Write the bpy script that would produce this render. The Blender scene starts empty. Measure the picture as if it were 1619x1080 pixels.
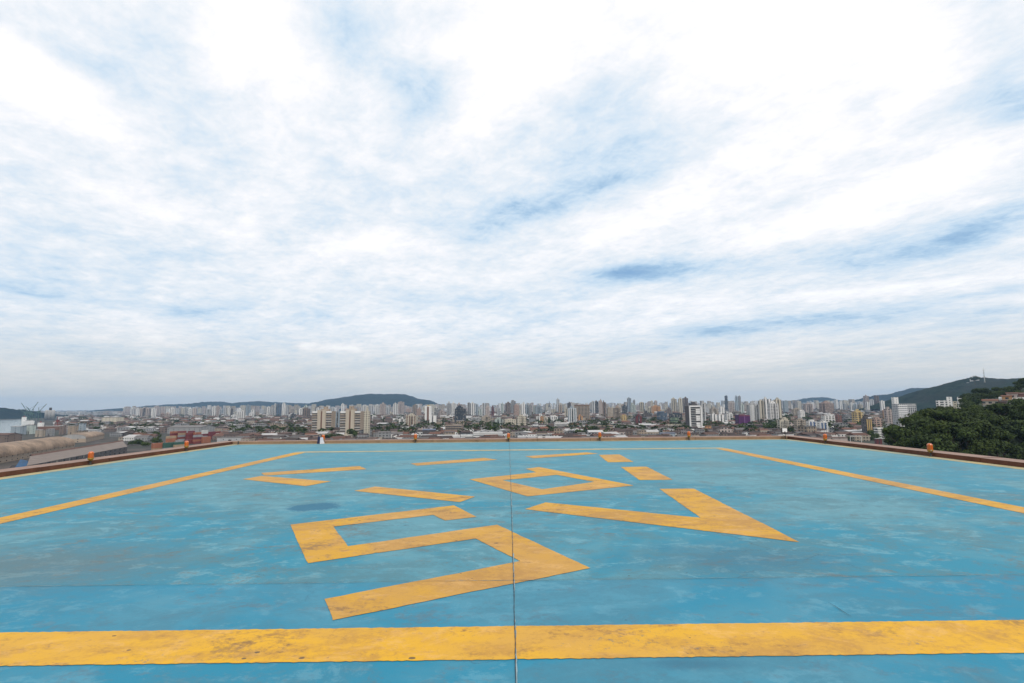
import bpy, bmesh, math, random
from mathutils import Vector, Matrix
S = bpy.context.scene
COL = S.collection
R = math.radians

# ------------------------------------------------------------------ camera
PW, PH, FPX = 1619.0, 1080.0, 815.0
PITCH, ROLL, YAW = 0.12286, -0.00907, 0.00791
CAMH = 1.7
GZ = -42.0                                    # street level of the city below the roof
def cam_basis():
    p, r, y = PITCH, ROLL, YAW
    f = Vector((math.sin(y)*math.cos(p), math.cos(y)*math.cos(p), math.sin(p)))
    rt = Vector((math.cos(y), -math.sin(y), 0)); up = rt.cross(f)
    return f, rt*math.cos(r)+up*math.sin(r), -rt*math.sin(r)+up*math.cos(r)
CF, CR, CU = cam_basis()
cam = bpy.data.objects.new('camera', bpy.data.cameras.new('camera'))
COL.objects.link(cam); S.camera = cam
cam.data.sensor_width = 36; cam.data.lens = 36*FPX/PW
cam.data.clip_start = 0.05; cam.data.clip_end = 90000
m = Matrix((CR, CU, -CF)).transposed().to_4x4(); m.translation = (0, 0, CAMH)
cam.matrix_world = m

def ray(px, py):                              # direction of a spot of the photograph (survey data)
    return (CF*FPX + CR*(px-PW/2) - CU*(py-PH/2)).normalized()
def ground(px, py, z=0.0):                    # where that sight line meets a level
    d = ray(px, py); t = (z-CAMH)/d.z
    return Vector((d.x*t, d.y*t, z))
def at_dist(px, py, Y):                       # point at forward distance Y
    d = ray(px, py); t = Y/d.y
    return Vector((d.x*t, Y, CAMH+d.z*t))
def hor(px): return 640.6+(809-px)*0.00907

# ------------------------------------------------------------------ world: Nishita sky with procedural clouds
SUN_EL, SUN_AZ = R(52), R(150)                # azimuth clockwise from +y
w = bpy.data.worlds.new("World"); S.world = w; w.use_nodes = True
wn, wl = w.node_tree.nodes, w.node_tree.links
wn.clear()
def N(nt, t, **k):
    n = nt.nodes.new(t)
    for a, b in k.items(): setattr(n, a, b)
    return n
def mth(nt, op, a, b=None, c=None, clamp=False):
    n = nt.nodes.new('ShaderNodeMath'); n.operation = op; n.use_clamp = clamp
    for i, v in enumerate((a, b, c)):
        if v is None: continue
        if isinstance(v, (int, float)): n.inputs[i].default_value = v
        else: nt.links.new(v, n.inputs[i])
    return n.outputs[0]
def mixc(nt, f, a, b, bt='MIX'):
    n = nt.nodes.new('ShaderNodeMix'); n.data_type = 'RGBA'; n.blend_type = bt
    for i, v in ((0, f), (6, a), (7, b)):
        if isinstance(v, (int, float)): n.inputs[i].default_value = v
        elif isinstance(v, tuple): n.inputs[i].default_value = (*v[:3], 1)
        else: nt.links.new(v, n.inputs[i])
    return n.outputs[2]
def noise(nt, vec, scale, detail=6, rough=.55, dist=0.0, lac=2.0):
    n = nt.nodes.new('ShaderNodeTexNoise')
    n.inputs['Scale'].default_value = scale; n.inputs['Detail'].default_value = detail
    n.inputs['Roughness'].default_value = rough; n.inputs['Distortion'].default_value = dist
    n.inputs['Lacunarity'].default_value = lac
    if vec is not None: nt.links.new(vec, n.inputs['Vector'])
    return n.outputs['Fac']
def ramp(nt, f, stops, interp='LINEAR'):
    n = nt.nodes.new('ShaderNodeValToRGB'); cr = n.color_ramp; cr.interpolation = interp
    while len(cr.elements) < len(stops): cr.elements.new(.5)
    for e, (p, c) in zip(cr.elements, stops):
        e.position = p; e.color = (*c, 1) if len(c) == 3 else c
    nt.links.new(f, n.inputs[0]); return n.outputs[0]
def maprange(nt, v, a, b, c=0.0, d=1.0, smooth=True):
    n = nt.nodes.new('ShaderNodeMapRange'); n.interpolation_type = 'SMOOTHSTEP' if smooth else 'LINEAR'
    nt.links.new(v, n.inputs[0])
    for i, x in enumerate((a, b, c, d)): n.inputs[i+1].default_value = x
    return n.outputs[0]
WT = w.node_tree
tc = N(WT, 'ShaderNodeTexCoord'); gen = tc.outputs['Generated']
sep = N(WT, 'ShaderNodeSeparateXYZ'); wl.new(gen, sep.inputs[0])
dx, dy, dz = sep.outputs
sky = N(WT, 'ShaderNodeTexSky'); sky.sky_type = 'NISHITA'; sky.sun_disc = False
sky.sun_elevation = SUN_EL; sky.sun_rotation = SUN_AZ; sky.air_density = 1.0; sky.dust_density = 1.5
bg1 = N(WT, 'ShaderNodeBackground'); wl.new(sky.outputs[0], bg1.inputs[0]); bg1.inputs[1].default_value = 0.125
# cloud layer coordinates: the direction carried up to a cloud ceiling
zz = mth(WT, 'ADD', mth(WT, 'MAXIMUM', dz, 0.0), 0.11)
cx = mth(WT, 'DIVIDE', dx, zz); cy = mth(WT, 'DIVIDE', dy, zz)
def comb(x, y, z=0.0):
    n = N(WT, 'ShaderNodeCombineXYZ')
    for i, v in enumerate((x, y, z)):
        if isinstance(v, (int, float)): n.inputs[i].default_value = v
        else: wl.new(v, n.inputs[i])
    return n.outputs[0]
# main deck, streaks fanning up to the right of the view
ang = R(-38)
rx = mth(WT, 'ADD', mth(WT, 'MULTIPLY', cx, math.cos(ang)), mth(WT, 'MULTIPLY', cy, -math.sin(ang)))
ry = mth(WT, 'ADD', mth(WT, 'MULTIPLY', cx, math.sin(ang)), mth(WT, 'MULTIPLY', cy, math.cos(ang)))
vA = comb(mth(WT, 'MULTIPLY', rx, 1.0), mth(WT, 'MULTIPLY', ry, 0.62), 3.1)
vB = comb(rx, mth(WT, 'MULTIPLY', ry, 0.5), 7.7)
nA = noise(WT, vA, 1.15, 12, .60, 0.25)
nB = noise(WT, vB, 3.4, 8, .62, 0.1)
nC = noise(WT, comb(cx, cy, 1.3), 7.5, 8, .68, 0.3)
nD = noise(WT, comb(mth(WT, 'MULTIPLY', rx, 1.6), ry, 5.3), 15.0, 6, .7, 0.2)
dens = mth(WT, 'ADD', mth(WT, 'MULTIPLY', mth(WT, 'SUBTRACT', nA, .5), 1.35),
           mth(WT, 'ADD', mth(WT, 'MULTIPLY', mth(WT, 'SUBTRACT', nB, .5), .95), mth(WT, 'ADD', mth(WT, 'MULTIPLY', mth(WT, 'SUBTRACT', nC, .5), 1.0), mth(WT, 'MULTIPLY', mth(WT, 'SUBTRACT', nD, .5), .50))))
# broad weather: thick white and thin blue regions of this sky, as directions
uu = mth(WT, 'DIVIDE', dx, mth(WT, 'MAXIMUM', dy, .05)); vv = mth(WT, 'DIVIDE', dz, mth(WT, 'MAXIMUM', dy, .05))
BLOBS = [(483, 548, 15, 7, 0, .55), (536, 550, 30, 6, 0, .50), (612, 376, 34, 16, 0, .30), (690, 392, 60, 9, 0, .25),   # px, py, half width, half height, tilt, amount
    (1250, 60, 330, 130, -8, .50), (1330, 230, 260, 60, -24, .34), (1050, 300, 230, 36, -24, .30), (1290, 355, 200, 28, -18, .42),
    (1190, 560, 240, 16, -4, .14), (1480, 268, 200, 30, -20, .30), (430, 70, 110, 90, 35, .38), (70, 125, 170, 46, 26, .46),
    (200, 400, 240, 60, 4, .06), (170, 500, 150, 26, 14, .20), (600, 385, 110, 22, 0, .24), (700, 430, 160, 26, 0, .12), (250, 330, 170, 22, 20, .26),
    (1450, 455, 260, 14, -5, .22), (1050, 475, 200, 13, -3, .18), (830, 60, 130, 90, 0, .28), (1400, 545, 130, 14, -5, .20),
    (100, 80, 110, 26, 27, -.40), (250, 70, 120, 60, 30, -.16), (600, 80, 110, 70, 35, -.36), (665, 150, 50, 60, 10, -.34), (530, 60, 60, 40, 10, -.25), (700, 30, 90, 40, 0, -.15),
    (980, 200, 110, 110, 0, -.34), (850, 335, 130, 34, -12, -.42), (1010, 430, 95, 15, -2, -.78), (1180, 415, 260, 22, -6, -.34), (1460, 395, 190, 26, -14, -.42),
    (1560, 350, 90, 20, -20, -.35), (1330, 505, 230, 13, -4, -.50), (1120, 525, 90, 10, 0, -.25), (1580, 90, 90, 110, -20, -.34), (1500, 165, 150, 20, -12, -.20), (1360, 165, 60, 16, -25, -.25),
    (310, 495, 60, 16, 3, -.35), (90, 468, 130, 10, 8, -.32), (160, 375, 110, 12, 12, -.22), (370, 410, 90, 12, 8, -.18), (60, 550, 200, 16, 3, -.16), (520, 270, 30, 20, 0, -.22), (500, 500, 130, 30, 0, -.15), (560, 300, 260, 60, 10, -.10)]
acc = None
for (bx, by, bw, bh, tilt, amt) in BLOBS:
    d0 = ray(bx, by); d1 = ray(bx+1, by); d2 = ray(bx, by-1)
    u0, v0 = d0.x/d0.y, d0.z/d0.y
    sx = 1/abs(d1.x/d1.y-u0); sy = 1/abs(d2.z/d2.y-v0); t = R(tilt)
    du = mth(WT, 'MULTIPLY', mth(WT, 'SUBTRACT', uu, u0), sx); dv = mth(WT, 'MULTIPLY', mth(WT, 'SUBTRACT', vv, v0), -sy)
    a = mth(WT, 'ADD', mth(WT, 'MULTIPLY', du, math.cos(t)/bw), mth(WT, 'MULTIPLY', dv, math.sin(t)/bw))
    b = mth(WT, 'ADD', mth(WT, 'MULTIPLY', du, -math.sin(t)/bh), mth(WT, 'MULTIPLY', dv, math.cos(t)/bh))
    q = mth(WT, 'ADD', mth(WT, 'MULTIPLY', a, a), mth(WT, 'MULTIPLY', b, b))
    g_ = mth(WT, 'MULTIPLY', mth(WT, 'POWER', 2.71828, mth(WT, 'MULTIPLY', q, -1.0)), amt)
    acc = g_ if acc is None else mth(WT, 'ADD', acc, g_)
dens = mth(WT, 'ADD', dens, acc)
dens = mth(WT, 'ADD', dens, mth(WT, 'MULTIPLY', maprange(WT, dz, .15, .75), .15))
tone = mth(WT, 'ADD', mth(WT, 'MULTIPLY', dens, .66), .64, clamp=True)
cloud = ramp(WT, tone, [(0.0, (.25, .47, .76)), (.26, (.44, .64, .85)), (.46, (.67, .80, .93)), (.66, (.86, .91, .97)), (.82, (1.0, 1.0, 1.03)), (1.0, (1.12, 1.12, 1.13))])
# the air near the horizon turns every cloud pale grey
hz = maprange(WT, dz, 0.01, 0.27)
cloud = mixc(WT, maprange(WT, dz, -.04, .16, .90, 0.0), cloud, (.77, .70, .58))
low = maprange(WT, dz, 0.0, .45, 1.0, 0.0)
cloud = mixc(WT, mth(WT, 'MULTIPLY', low, .14), cloud, (.72, .86, .92), 'MULTIPLY')
bg2 = N(WT, 'ShaderNodeBackground'); wl.new(cloud, bg2.inputs[0]); bg2.inputs[1].default_value = 1.0
cov = mth(WT, 'MAXIMUM', maprange(WT, tone, .0, .42, .62, 1.0), mth(WT, 'SUBTRACT', 1.0, hz))
mx = N(WT, 'ShaderNodeMixShader'); wl.new(cov, mx.inputs[0]); wl.new(bg1.outputs[0], mx.inputs[1]); wl.new(bg2.outputs[0], mx.inputs[2])
wo = N(WT, 'ShaderNodeOutputWorld'); wl.new(mx.outputs[0], wo.inputs[0])
w.cycles.sampling_method = 'MANUAL'; w.cycles.sample_map_resolution = 512

sl = bpy.data.lights.new('sun', 'SUN'); sl.energy = 2.1; sl.angle = R(11); sl.color = (1, .93, .83)
so = bpy.data.objects.new('sun', sl); COL.objects.link(so)
sd = Vector((math.sin(SUN_AZ)*math.cos(SUN_EL), math.cos(SUN_AZ)*math.cos(SUN_EL), math.sin(SUN_EL)))
so.rotation_euler = sd.to_track_quat('Z', 'Y').to_euler()
S.view_settings.view_transform = 'Standard'; S.view_settings.look = 'None'
S.view_settings.exposure = 0.0; S.view_settings.gamma = 1.0
S.cycles.max_bounces = 5; S.cycles.diffuse_bounces = 2; S.cycles.glossy_bounces = 2
S.cycles.transparent_max_bounces = 6; S.cycles.volume_bounces = 1; S.cycles.use_denoising = True

# ------------------------------------------------------------------ helpers
rnd = random.Random(11)
def lin(r, g, b): return tuple((c/255/12.92 if c/255 <= .04045 else ((c/255+.055)/1.055)**2.4) for c in (r, g, b))
def new_mat(name):
    mt = bpy.data.materials.new(name); mt.use_nodes = True
    nt = mt.node_tree; bs = nt.nodes['Principled BSDF']; return mt, nt, bs
def plain(name, c, rough=.8, var=.18, scale=.6, metal=0.0, streak=False, bump=0.0, rand=0.0):
    """base colour with two scales of wear"""
    mt, nt, bs = new_mat(name)
    t = N(nt, 'ShaderNodeTexCoord'); v = t.outputs['Object']
    if streak:
        mp = N(nt, 'ShaderNodeMapping'); mp.inputs['Scale'].default_value = (1, 1, .12); nt.links.new(v, mp.inputs[0]); v = mp.outputs[0]
    n1 = noise(nt, v, scale, 6, .65); n2 = noise(nt, v, scale*7.3, 4, .6)
    f = mth(nt, 'ADD', mth(nt, 'MULTIPLY', n1, .65), mth(nt, 'MULTIPLY', n2, .35))
    k = maprange(nt, f, .3, .7, 1-var, 1+var*.6, False)
    if rand:
        oi = N(nt, 'ShaderNodeObjectInfo'); k = mth(nt, 'MULTIPLY', k, mth(nt, 'ADD', mth(nt, 'MULTIPLY', oi.outputs['Random'], rand), 1-rand/2))
    cc = N(nt, 'ShaderNodeCombineColor')
    for i in range(3): nt.links.new(mth(nt, 'MULTIPLY', k, c[i]), cc.inputs[i])
    nt.links.new(cc.outputs[0], bs.inputs['Base Color'])
    bs.inputs['Roughness'].default_value = rough; bs.inputs['Metallic'].default_value = metal
    if bump:
        bp = N(nt, 'ShaderNodeBump'); bp.inputs['Strength'].default_value = bump; nt.links.new(n2, bp.inputs['Height']); nt.links.new(bp.outputs[0], bs.inputs['Normal'])
    return mt
_fac = {}
def facade(c, pat='punch'):
    """wall colour with a regular window pattern in metres; blinds and panes vary"""
    key = (c, pat)
    if key in _fac: return _fac[key]
    mt, nt, bs = new_mat('facade_'+pat)
    t = N(nt, 'ShaderNodeTexCoord'); s = N(nt, 'ShaderNodeSeparateXYZ'); nt.links.new(t.outputs['Object'], s.inputs[0])
    sn = N(nt, 'ShaderNodeSeparateXYZ'); nt.links.new(t.outputs['Normal'], sn.inputs[0])
    side = mth(nt, 'GREATER_THAN', mth(nt, 'ABSOLUTE', sn.outputs[0]), .7)
    u = mth(nt, 'ADD', mth(nt, 'MULTIPLY', s.outputs[1], side), mth(nt, 'MULTIPLY', s.outputs[0], mth(nt, 'SUBTRACT', 1.0, side)))
    z = s.outputs[2]
    pu, wu, wz, h0 = {'punch': (3.6, .52, .46, .28), 'band': (60., .985, .50, .26), 'slot': (7.2, .42, .80, .10), 'glass': (2.4, .93, .86, .07),
                      'balcony': (5.6, .66, .56, .34), 'blank': (9.0, .16, .34, .3), 'wide': (9.5, .40, .60, .2)}[pat]
    ph = 3.1
    fu = mth(nt, 'FRACT', mth(nt, 'ADD', mth(nt, 'DIVIDE', u, pu), 100.5)); fz = mth(nt, 'FRACT', mth(nt, 'DIVIDE', z, ph))
    mu = mth(nt, 'LESS_THAN', mth(nt, 'ABSOLUTE', mth(nt, 'SUBTRACT', fu, .5)), wu/2)
    mz = mth(nt, 'LESS_THAN', mth(nt, 'ABSOLUTE', mth(nt, 'SUBTRACT', fz, h0+wz/2)), wz/2)
    msk = mth(nt, 'MULTIPLY', mu, mz)
    if pat == 'slot':
        msk = mth(nt, 'MULTIPLY', mu, mth(nt, 'ADD', mth(nt, 'MULTIPLY', mz, .5), .5))
    cell = N(nt, 'ShaderNodeCombineXYZ')
    nt.links.new(mth(nt, 'FLOOR', mth(nt, 'DIVIDE', u, min(pu, 3.2))), cell.inputs[0]); nt.links.new(mth(nt, 'FLOOR', mth(nt, 'DIVIDE', z, ph)), cell.inputs[1]); nt.links.new(side, cell.inputs[2])
    wnn = N(nt, 'ShaderNodeTexWhiteNoise'); nt.links.new(cell.outputs[0], wnn.inputs[0])
    gl = ramp(nt, wnn.outputs[0], [(0, (.018, .022, .028)), (.55, (.045, .052, .06)), (.8, (.10, .10, .10)), (1, (.30, .28, .25))])
    n1 = noise(nt, t.outputs['Object'], .12, 5, .6)
    mp = N(nt, 'ShaderNodeMapping'); mp.inputs['Scale'].default_value = (1, 1, .07); nt.links.new(t.outputs['Object'], mp.inputs[0])
    n2 = noise(nt, mp.outputs[0], .9, 5, .65)
    oi = N(nt, 'ShaderNodeObjectInfo')
    k = mth(nt, 'MULTIPLY', mth(nt, 'ADD', mth(nt, 'MULTIPLY', n1, .35), mth(nt, 'ADD', mth(nt, 'MULTIPLY', n2, .38), .62)), mth(nt, 'ADD', mth(nt, 'MULTIPLY', oi.outputs['Random'], .22), .88))
    floorline = mth(nt, 'SUBTRACT', 1.0, mth(nt, 'MULTIPLY', mth(nt, 'LESS_THAN', fz, .09), .22))
    k = mth(nt, 'MULTIPLY', k, floorline)
    cc = N(nt, 'ShaderNodeCombineColor')
    for i in range(3): nt.links.new(mth(nt, 'MULTIPLY', k, c[i]), cc.inputs[i])
    nt.links.new(mixc(nt, msk, cc.outputs[0], gl), bs.inputs['Base Color'])
    nt.links.new(mth(nt, 'SUBTRACT', .85, mth(nt, 'MULTIPLY', msk, .6)), bs.inputs['Roughness'])
    _fac[key] = mt; return mt

def mesh_obj(name, bm, mats, parent=None, loc=None, rz=0.0):
    me = bpy.data.meshes.new(name); bm.normal_update(); bm.to_mesh(me); bm.free()
    for mm in (mats if isinstance(mats, (list, tuple)) else [mats]): me.materials.append(mm)
    o = bpy.data.objects.new(name, me); COL.objects.link(o)
    if parent is not None: o.parent = parent
    if loc is not None: o.location = loc
    o.rotation_euler.z = rz
    return o
def empty(name, loc=(0, 0, 0), rz=0.0):
    o = bpy.data.objects.new(name, None); COL.objects.link(o); o.location = loc; o.rotation_euler.z = rz; o.empty_display_size = .3
    return o
def tag(o, label, cat, group=None):
    o['label'] = label; o['category'] = cat
    if group: o['group'] = group
    return o
def box(bm, x0, x1, y0, y1, z0, z1, mi=0, top=None):
    v = [bm.verts.new(p) for p in ((x0, y0, z0), (x1, y0, z0), (x1, y1, z0), (x0, y1, z0), (x0, y0, z1), (x1, y0, z1), (x1, y1, z1), (x0, y1, z1))]
    for k, q in enumerate(((3, 2, 1, 0), (4, 5, 6, 7), (0, 1, 5, 4), (1, 2, 6, 5), (2, 3, 7, 6), (3, 0, 4, 7))):
        f = bm.faces.new([v[i] for i in q]); f.material_index = top if (k == 1 and top is not None) else mi
def poly_sheet(pts, z, th, name, mats, parent, jitter=None):
    bm = bmesh.new(); vs = [bm.verts.new((p[0], p[1], z)) for p in pts]
    f = bm.faces.new(vs); f.normal_update()
    if f.normal.z < 0: f.normal_flip()
    bmesh.ops.triangulate(bm, faces=[f])
    return mesh_obj(name, bm, mats, parent)
def lathe(bm, prof, seg=20, cx=0, cy=0, cap=True):
    rings = []
    for r_, z_ in prof: rings.append([bm.verts.new((cx+r_*math.cos(2*math.pi*i/seg), cy+r_*math.sin(2*math.pi*i/seg), z_)) for i in range(seg)])
    for a, b in zip(rings, rings[1:]):
        for i in range(seg): f = bm.faces.new((a[i], a[(i+1) % seg], b[(i+1) % seg], b[i])); f.smooth = True
    if cap: bm.faces.new(rings[0][::-1]); bm.faces.new(rings[-1])

#PART2
# ------------------------------------------------------------------ helipad on the roof
XL, XR, YB, YF = -12.46, 12.70, 24.21, -0.45       # painted field
BX0, BX1, BY0, BY1 = -7.86, 8.02, 3.92, 19.86      # centre lines of the painted square
def paint_mat(name, base, dirt, worn, stain, kind):
    mt, nt, bs = new_mat(name)
    t = N(nt, 'ShaderNodeTexCoord'); o = t.outputs['Object']
    def mp(sx, sy, rz=0.0):
        n = N(nt, 'ShaderNodeMapping'); n.inputs['Scale'].default_value = (sx, sy, 1); n.inputs['Rotation'].default_value = (0, 0, rz)
        nt.links.new(o, n.inputs[0]); return n.outputs[0]
    big = noise(nt, o, .26, 5, .62, .6); mid = noise(nt, mp(.7, 1.2, .25), 1.0, 8, .72, .7); med = noise(nt, mp(.8, 1.2, -.3), 4.2, 8, .74, .4)
    swp = noise(nt, mp(.75, 1.15, -.35), 1.7, 9, .74, .6); swq = noise(nt, mp(.75, 1.2, .45), 2.3, 9, .74, .6)
    fine = noise(nt, o, 21, 8, .76); grit = noise(nt, o, 150, 4, .8)
    light = tuple(min(1, x*1.25+.04) for x in worn)
    def w3(x, y, z): return mth(nt, 'ADD', mth(nt, 'ADD', mth(nt, 'MULTIPLY', x, .5), mth(nt, 'MULTIPLY', y, .3)), mth(nt, 'MULTIPLY', z, .2))
    c = mixc(nt, maprange(nt, big, .43, .58), base, worn)
    c = mixc(nt, mth(nt, 'MULTIPLY', maprange(nt, w3(mid, med, fine), .455, .56), .75), c, dirt)
    c = mixc(nt, mth(nt, 'MULTIPLY', maprange(nt, w3(swq, med, fine), .51, .57), .55), c, light)
    c = mixc(nt, mth(nt, 'MULTIPLY', maprange(nt, w3(swp, med, fine), .53, .60), .48), c, stain)
    c = mixc(nt, mth(nt, 'MULTIPLY', maprange(nt, w3(med, fine, grit), .50, .60), .30), c, dirt)
    d2 = mth(nt, 'MULTIPLY', maprange(nt, w3(noise(nt, mp(.6, 1.2, .9), .55, 10, .76, .9), med, fine), .535, .60), .6)
    c = mixc(nt, d2, c, stain)
    spk = mth(nt, 'MULTIPLY', maprange(nt, mth(nt, 'ADD', mth(nt, 'MULTIPLY', grit, .5), mth(nt, 'MULTIPLY', fine, .5)), .56, .66), .6)
    c = mixc(nt, spk, c, stain)
    if kind == 'yellow':                               # paint rubbed through to the blue coat
        th = mth(nt, 'MULTIPLY', maprange(nt, w3(noise(nt, mp(.6, 1.1, -.5), 1.3, 10, .78, .5), fine, grit), .575, .605), .75); c = mixc(nt, th, c, (.06, .15, .17))
    else:                                              # hairline crazing
        ve = N(nt, 'ShaderNodeTexVoronoi'); ve.feature = 'DISTANCE_TO_EDGE'; ve.inputs['Scale'].default_value = .42
        dn = N(nt, 'ShaderNodeVectorMath'); dn.operation = 'ADD'; cb = N(nt, 'ShaderNodeCombineXYZ'); nt.links.new(mth(nt, 'MULTIPLY', med, .5), cb.inputs[0]); nt.links.new(mth(nt, 'MULTIPLY', mid, .9), cb.inputs[1])
        nt.links.new(o, dn.inputs[0]); nt.links.new(cb.outputs[0], dn.inputs[1]); nt.links.new(dn.outputs[0], ve.inputs['Vector'])
        hair = mth(nt, 'MULTIPLY', mth(nt, 'LESS_THAN', ve.outputs['Distance'], .0022), maprange(nt, noise(nt, o, .5, 4, .6), .50, .60)); c = mixc(nt, mth(nt, 'MULTIPLY', hair, .55), c, (.03, .06, .075))
    # chips
    vo = N(nt, 'ShaderNodeTexVoronoi'); vo.inputs['Scale'].default_value = 5.5; nt.links.new(mp(1, 1.4, .3), vo.inputs['Vector'])
    rn = N(nt, 'ShaderNodeSeparateColor'); nt.links.new(vo.outputs['Color'], rn.inputs[0])
    lim = mth(nt, 'MULTIPLY', mth(nt, 'POWER', rn.outputs[0], 6.0), .16 if kind == 'yellow' else .07)
    chip = mth(nt, 'LESS_THAN', mth(nt, 'ADD', vo.outputs['Distance'], mth(nt, 'MULTIPLY', mth(nt, 'SUBTRACT', fine, .5), .10)), lim)
    c = mixc(nt, mth(nt, 'MULTIPLY', chip, .8), c, (.045, .04, .035))
    if kind == 'blue':
        # one patch repainted in a fresh deeper blue, and scuffed smears around it
        p = ground(491, 801); s = N(nt, 'ShaderNodeSeparateXYZ'); nt.links.new(o, s.inputs[0])
        def blob(pc, rxx, ryy, soft):
            a = mth(nt, 'DIVIDE', mth(nt, 'SUBTRACT', s.outputs[0], pc.x), rxx); b = mth(nt, 'DIVIDE', mth(nt, 'SUBTRACT', s.outputs[1], pc.y), ryy)
            q = mth(nt, 'SQRT', mth(nt, 'ADD', mth(nt, 'MULTIPLY', a, a), mth(nt, 'MULTIPLY', b, b)))
            q = mth(nt, 'ADD', q, mth(nt, 'MULTIPLY', mth(nt, 'SUBTRACT', mid, .5), 3.2)); q = mth(nt, 'ADD', q, mth(nt, 'MULTIPLY', mth(nt, 'SUBTRACT', fine, .5), 2.2))
            return maprange(nt, q, 1.0-soft, 1.0+soft, 1.0, 0.0)
        c = mixc(nt, mth(nt, 'MULTIPLY', blob(p, .40, .33, .2), .9), c, (.0, .105, .19))
        c = mixc(nt, mth(nt, 'MULTIPLY', blob(ground(1175, 885), 1.0, .55, .8), .45), c, (.03, .10, .16))
        c = mixc(nt, mth(nt, 'MULTIPLY', blob(ground(60, 895), 1.3, .7, .8), .5), c, stain)
        c = mixc(nt, mth(nt, 'MULTIPLY', blob(ground(1125, 734), .9, .7, .3), .3), c, stain)
        c = mixc(nt, mth(nt, 'MULTIPLY', blob(ground(1090, 1050), .35, .07, .7), .6), c, (.03, .07, .10))
        # the near slab was repainted: fresher, more saturated
        near = mth(nt, 'LESS_THAN', s.outputs[1], 5.27)
        c = mixc(nt, mth(nt, 'MULTIPLY', near, .36), c, (.002, .185, .325))
        farw = maprange(nt, s.outputs[1], 7.0, 20.0)
        c = mixc(nt, mth(nt, 'MULTIPLY', farw, .38), c, worn)
    nt.links.new(c, bs.inputs['Base Color'])
    bs.inputs['Roughness'].default_value = .62; bs.inputs['Specular IOR Level'].default_value = .35
    bp = N(nt, 'ShaderNodeBump'); bp.inputs['Strength'].default_value = .25; bp.inputs['Distance'].default_value = .01
    nt.links.new(mth(nt, 'ADD', mth(nt, 'MULTIPLY', fine, .7), mth(nt, 'MULTIPLY', grit, .3)), bp.inputs['Height']); nt.links.new(bp.outputs[0], bs.inputs['Normal'])
    return mt
M_blue = paint_mat('blue_deck_paint', (.010, .200, .300), (.055, .165, .205), (.085, .250, .310), (.110, .115, .105), 'blue')
M_yel = paint_mat('yellow_paint', (.64, .345, .010), (.42, .215, .035), (.53, .29, .05), (.13, .075, .035), 'yellow')
M_letter = paint_mat('letter_paint', (.54, .285, .012), (.36, .185, .04), (.46, .25, .055), (.13, .08, .04), 'yellow')
M_yel2 = paint_mat('faded_yellow_paint', (.42, .33, .15), (.20, .24, .19), (.30, .31, .21), (.2, .17, .12), 'faded')
M_kerbred = plain('kerb_red_brown', (.115, .040, .020), .85, .6, 1.4, bump=.3)
M_kerbtop = plain('kerb_top_concrete', (.27, .18, .145), .9, .35, 1.8, bump=.3)
M_kerbtan = plain('kerb_back_tan', (.27, .175, .11), .9, .35, 1.2, bump=.3)
M_conc = plain('concrete', (.30, .28, .25), .9, .3, .5)

pad = empty('helipad', (0, 0, 0)); tag(pad, 'blue painted rooftop helipad with worn yellow letters, square outline and low brown kerb', 'helipad')
bm = bmesh.new(); g = [bm.verts.new(p) for p in ((XL-.45, YF, 0), (XR+.45, YF, 0), (XR+.45, YB+.35, 0), (XL-.45, YB+.35, 0))]; bm.faces.new(g)
mesh_obj('deck', bm, M_blue, pad)
bm = bmesh.new(); box(bm, XL-1.12, XR+1.12, YF-.6, YB+1.0, GZ, -.3); mesh_obj('wall', bm, facade((.5, .47, .42), 'band'), pad)
def ragged(x0, x1, y0, y1, z, n, amp, name, mat_, seed, along='x'):
    r = random.Random(seed); bm = bmesh.new(); prev = None
    for i in range(n+1):
        t = i/n; e0, e1 = r.uniform(-amp, amp), r.uniform(-amp, amp)
        a, b = ((x0+(x1-x0)*t, y0+e0, z), (x0+(x1-x0)*t, y1+e1, z)) if along == 'x' else ((x0+e0, y0+(y1-y0)*t, z), (x1+e1, y0+(y1-y0)*t, z))
        cur = (bm.verts.new(a), bm.verts.new(b))
        if prev:
            q = (prev[0], cur[0], cur[1], prev[1]) if along == 'x' else (prev[0], prev[1], cur[1], cur[0])
            bm.faces.new(q)
        prev = cur
    return mesh_obj(name, bm, mat_, pad)
# square outline: four painted bars
hw = .245
ya = ground(809, 1043.3).y; yb = ground(809, 990.8).y
ragged(XL, XR, ya, yb, .004, 800, .006, 'painted_line', M_yel, 1)
ragged(BX0-.22, BX0+.22, yb, 19.75, .004, 500, .006, 'painted_line', M_letter, 2, 'y')
ragged(BX1-.22, BX1+.22, yb, 19.75, .004, 500, .006, 'painted_line', M_letter, 3, 'y')
o = ragged(BX0-.22, BX1+.22, 19.76, 20.25, .004, 300, .02, 'painted_line', M_yel2, 4); o['label'] = 'faded far line of the square outline'
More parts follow.
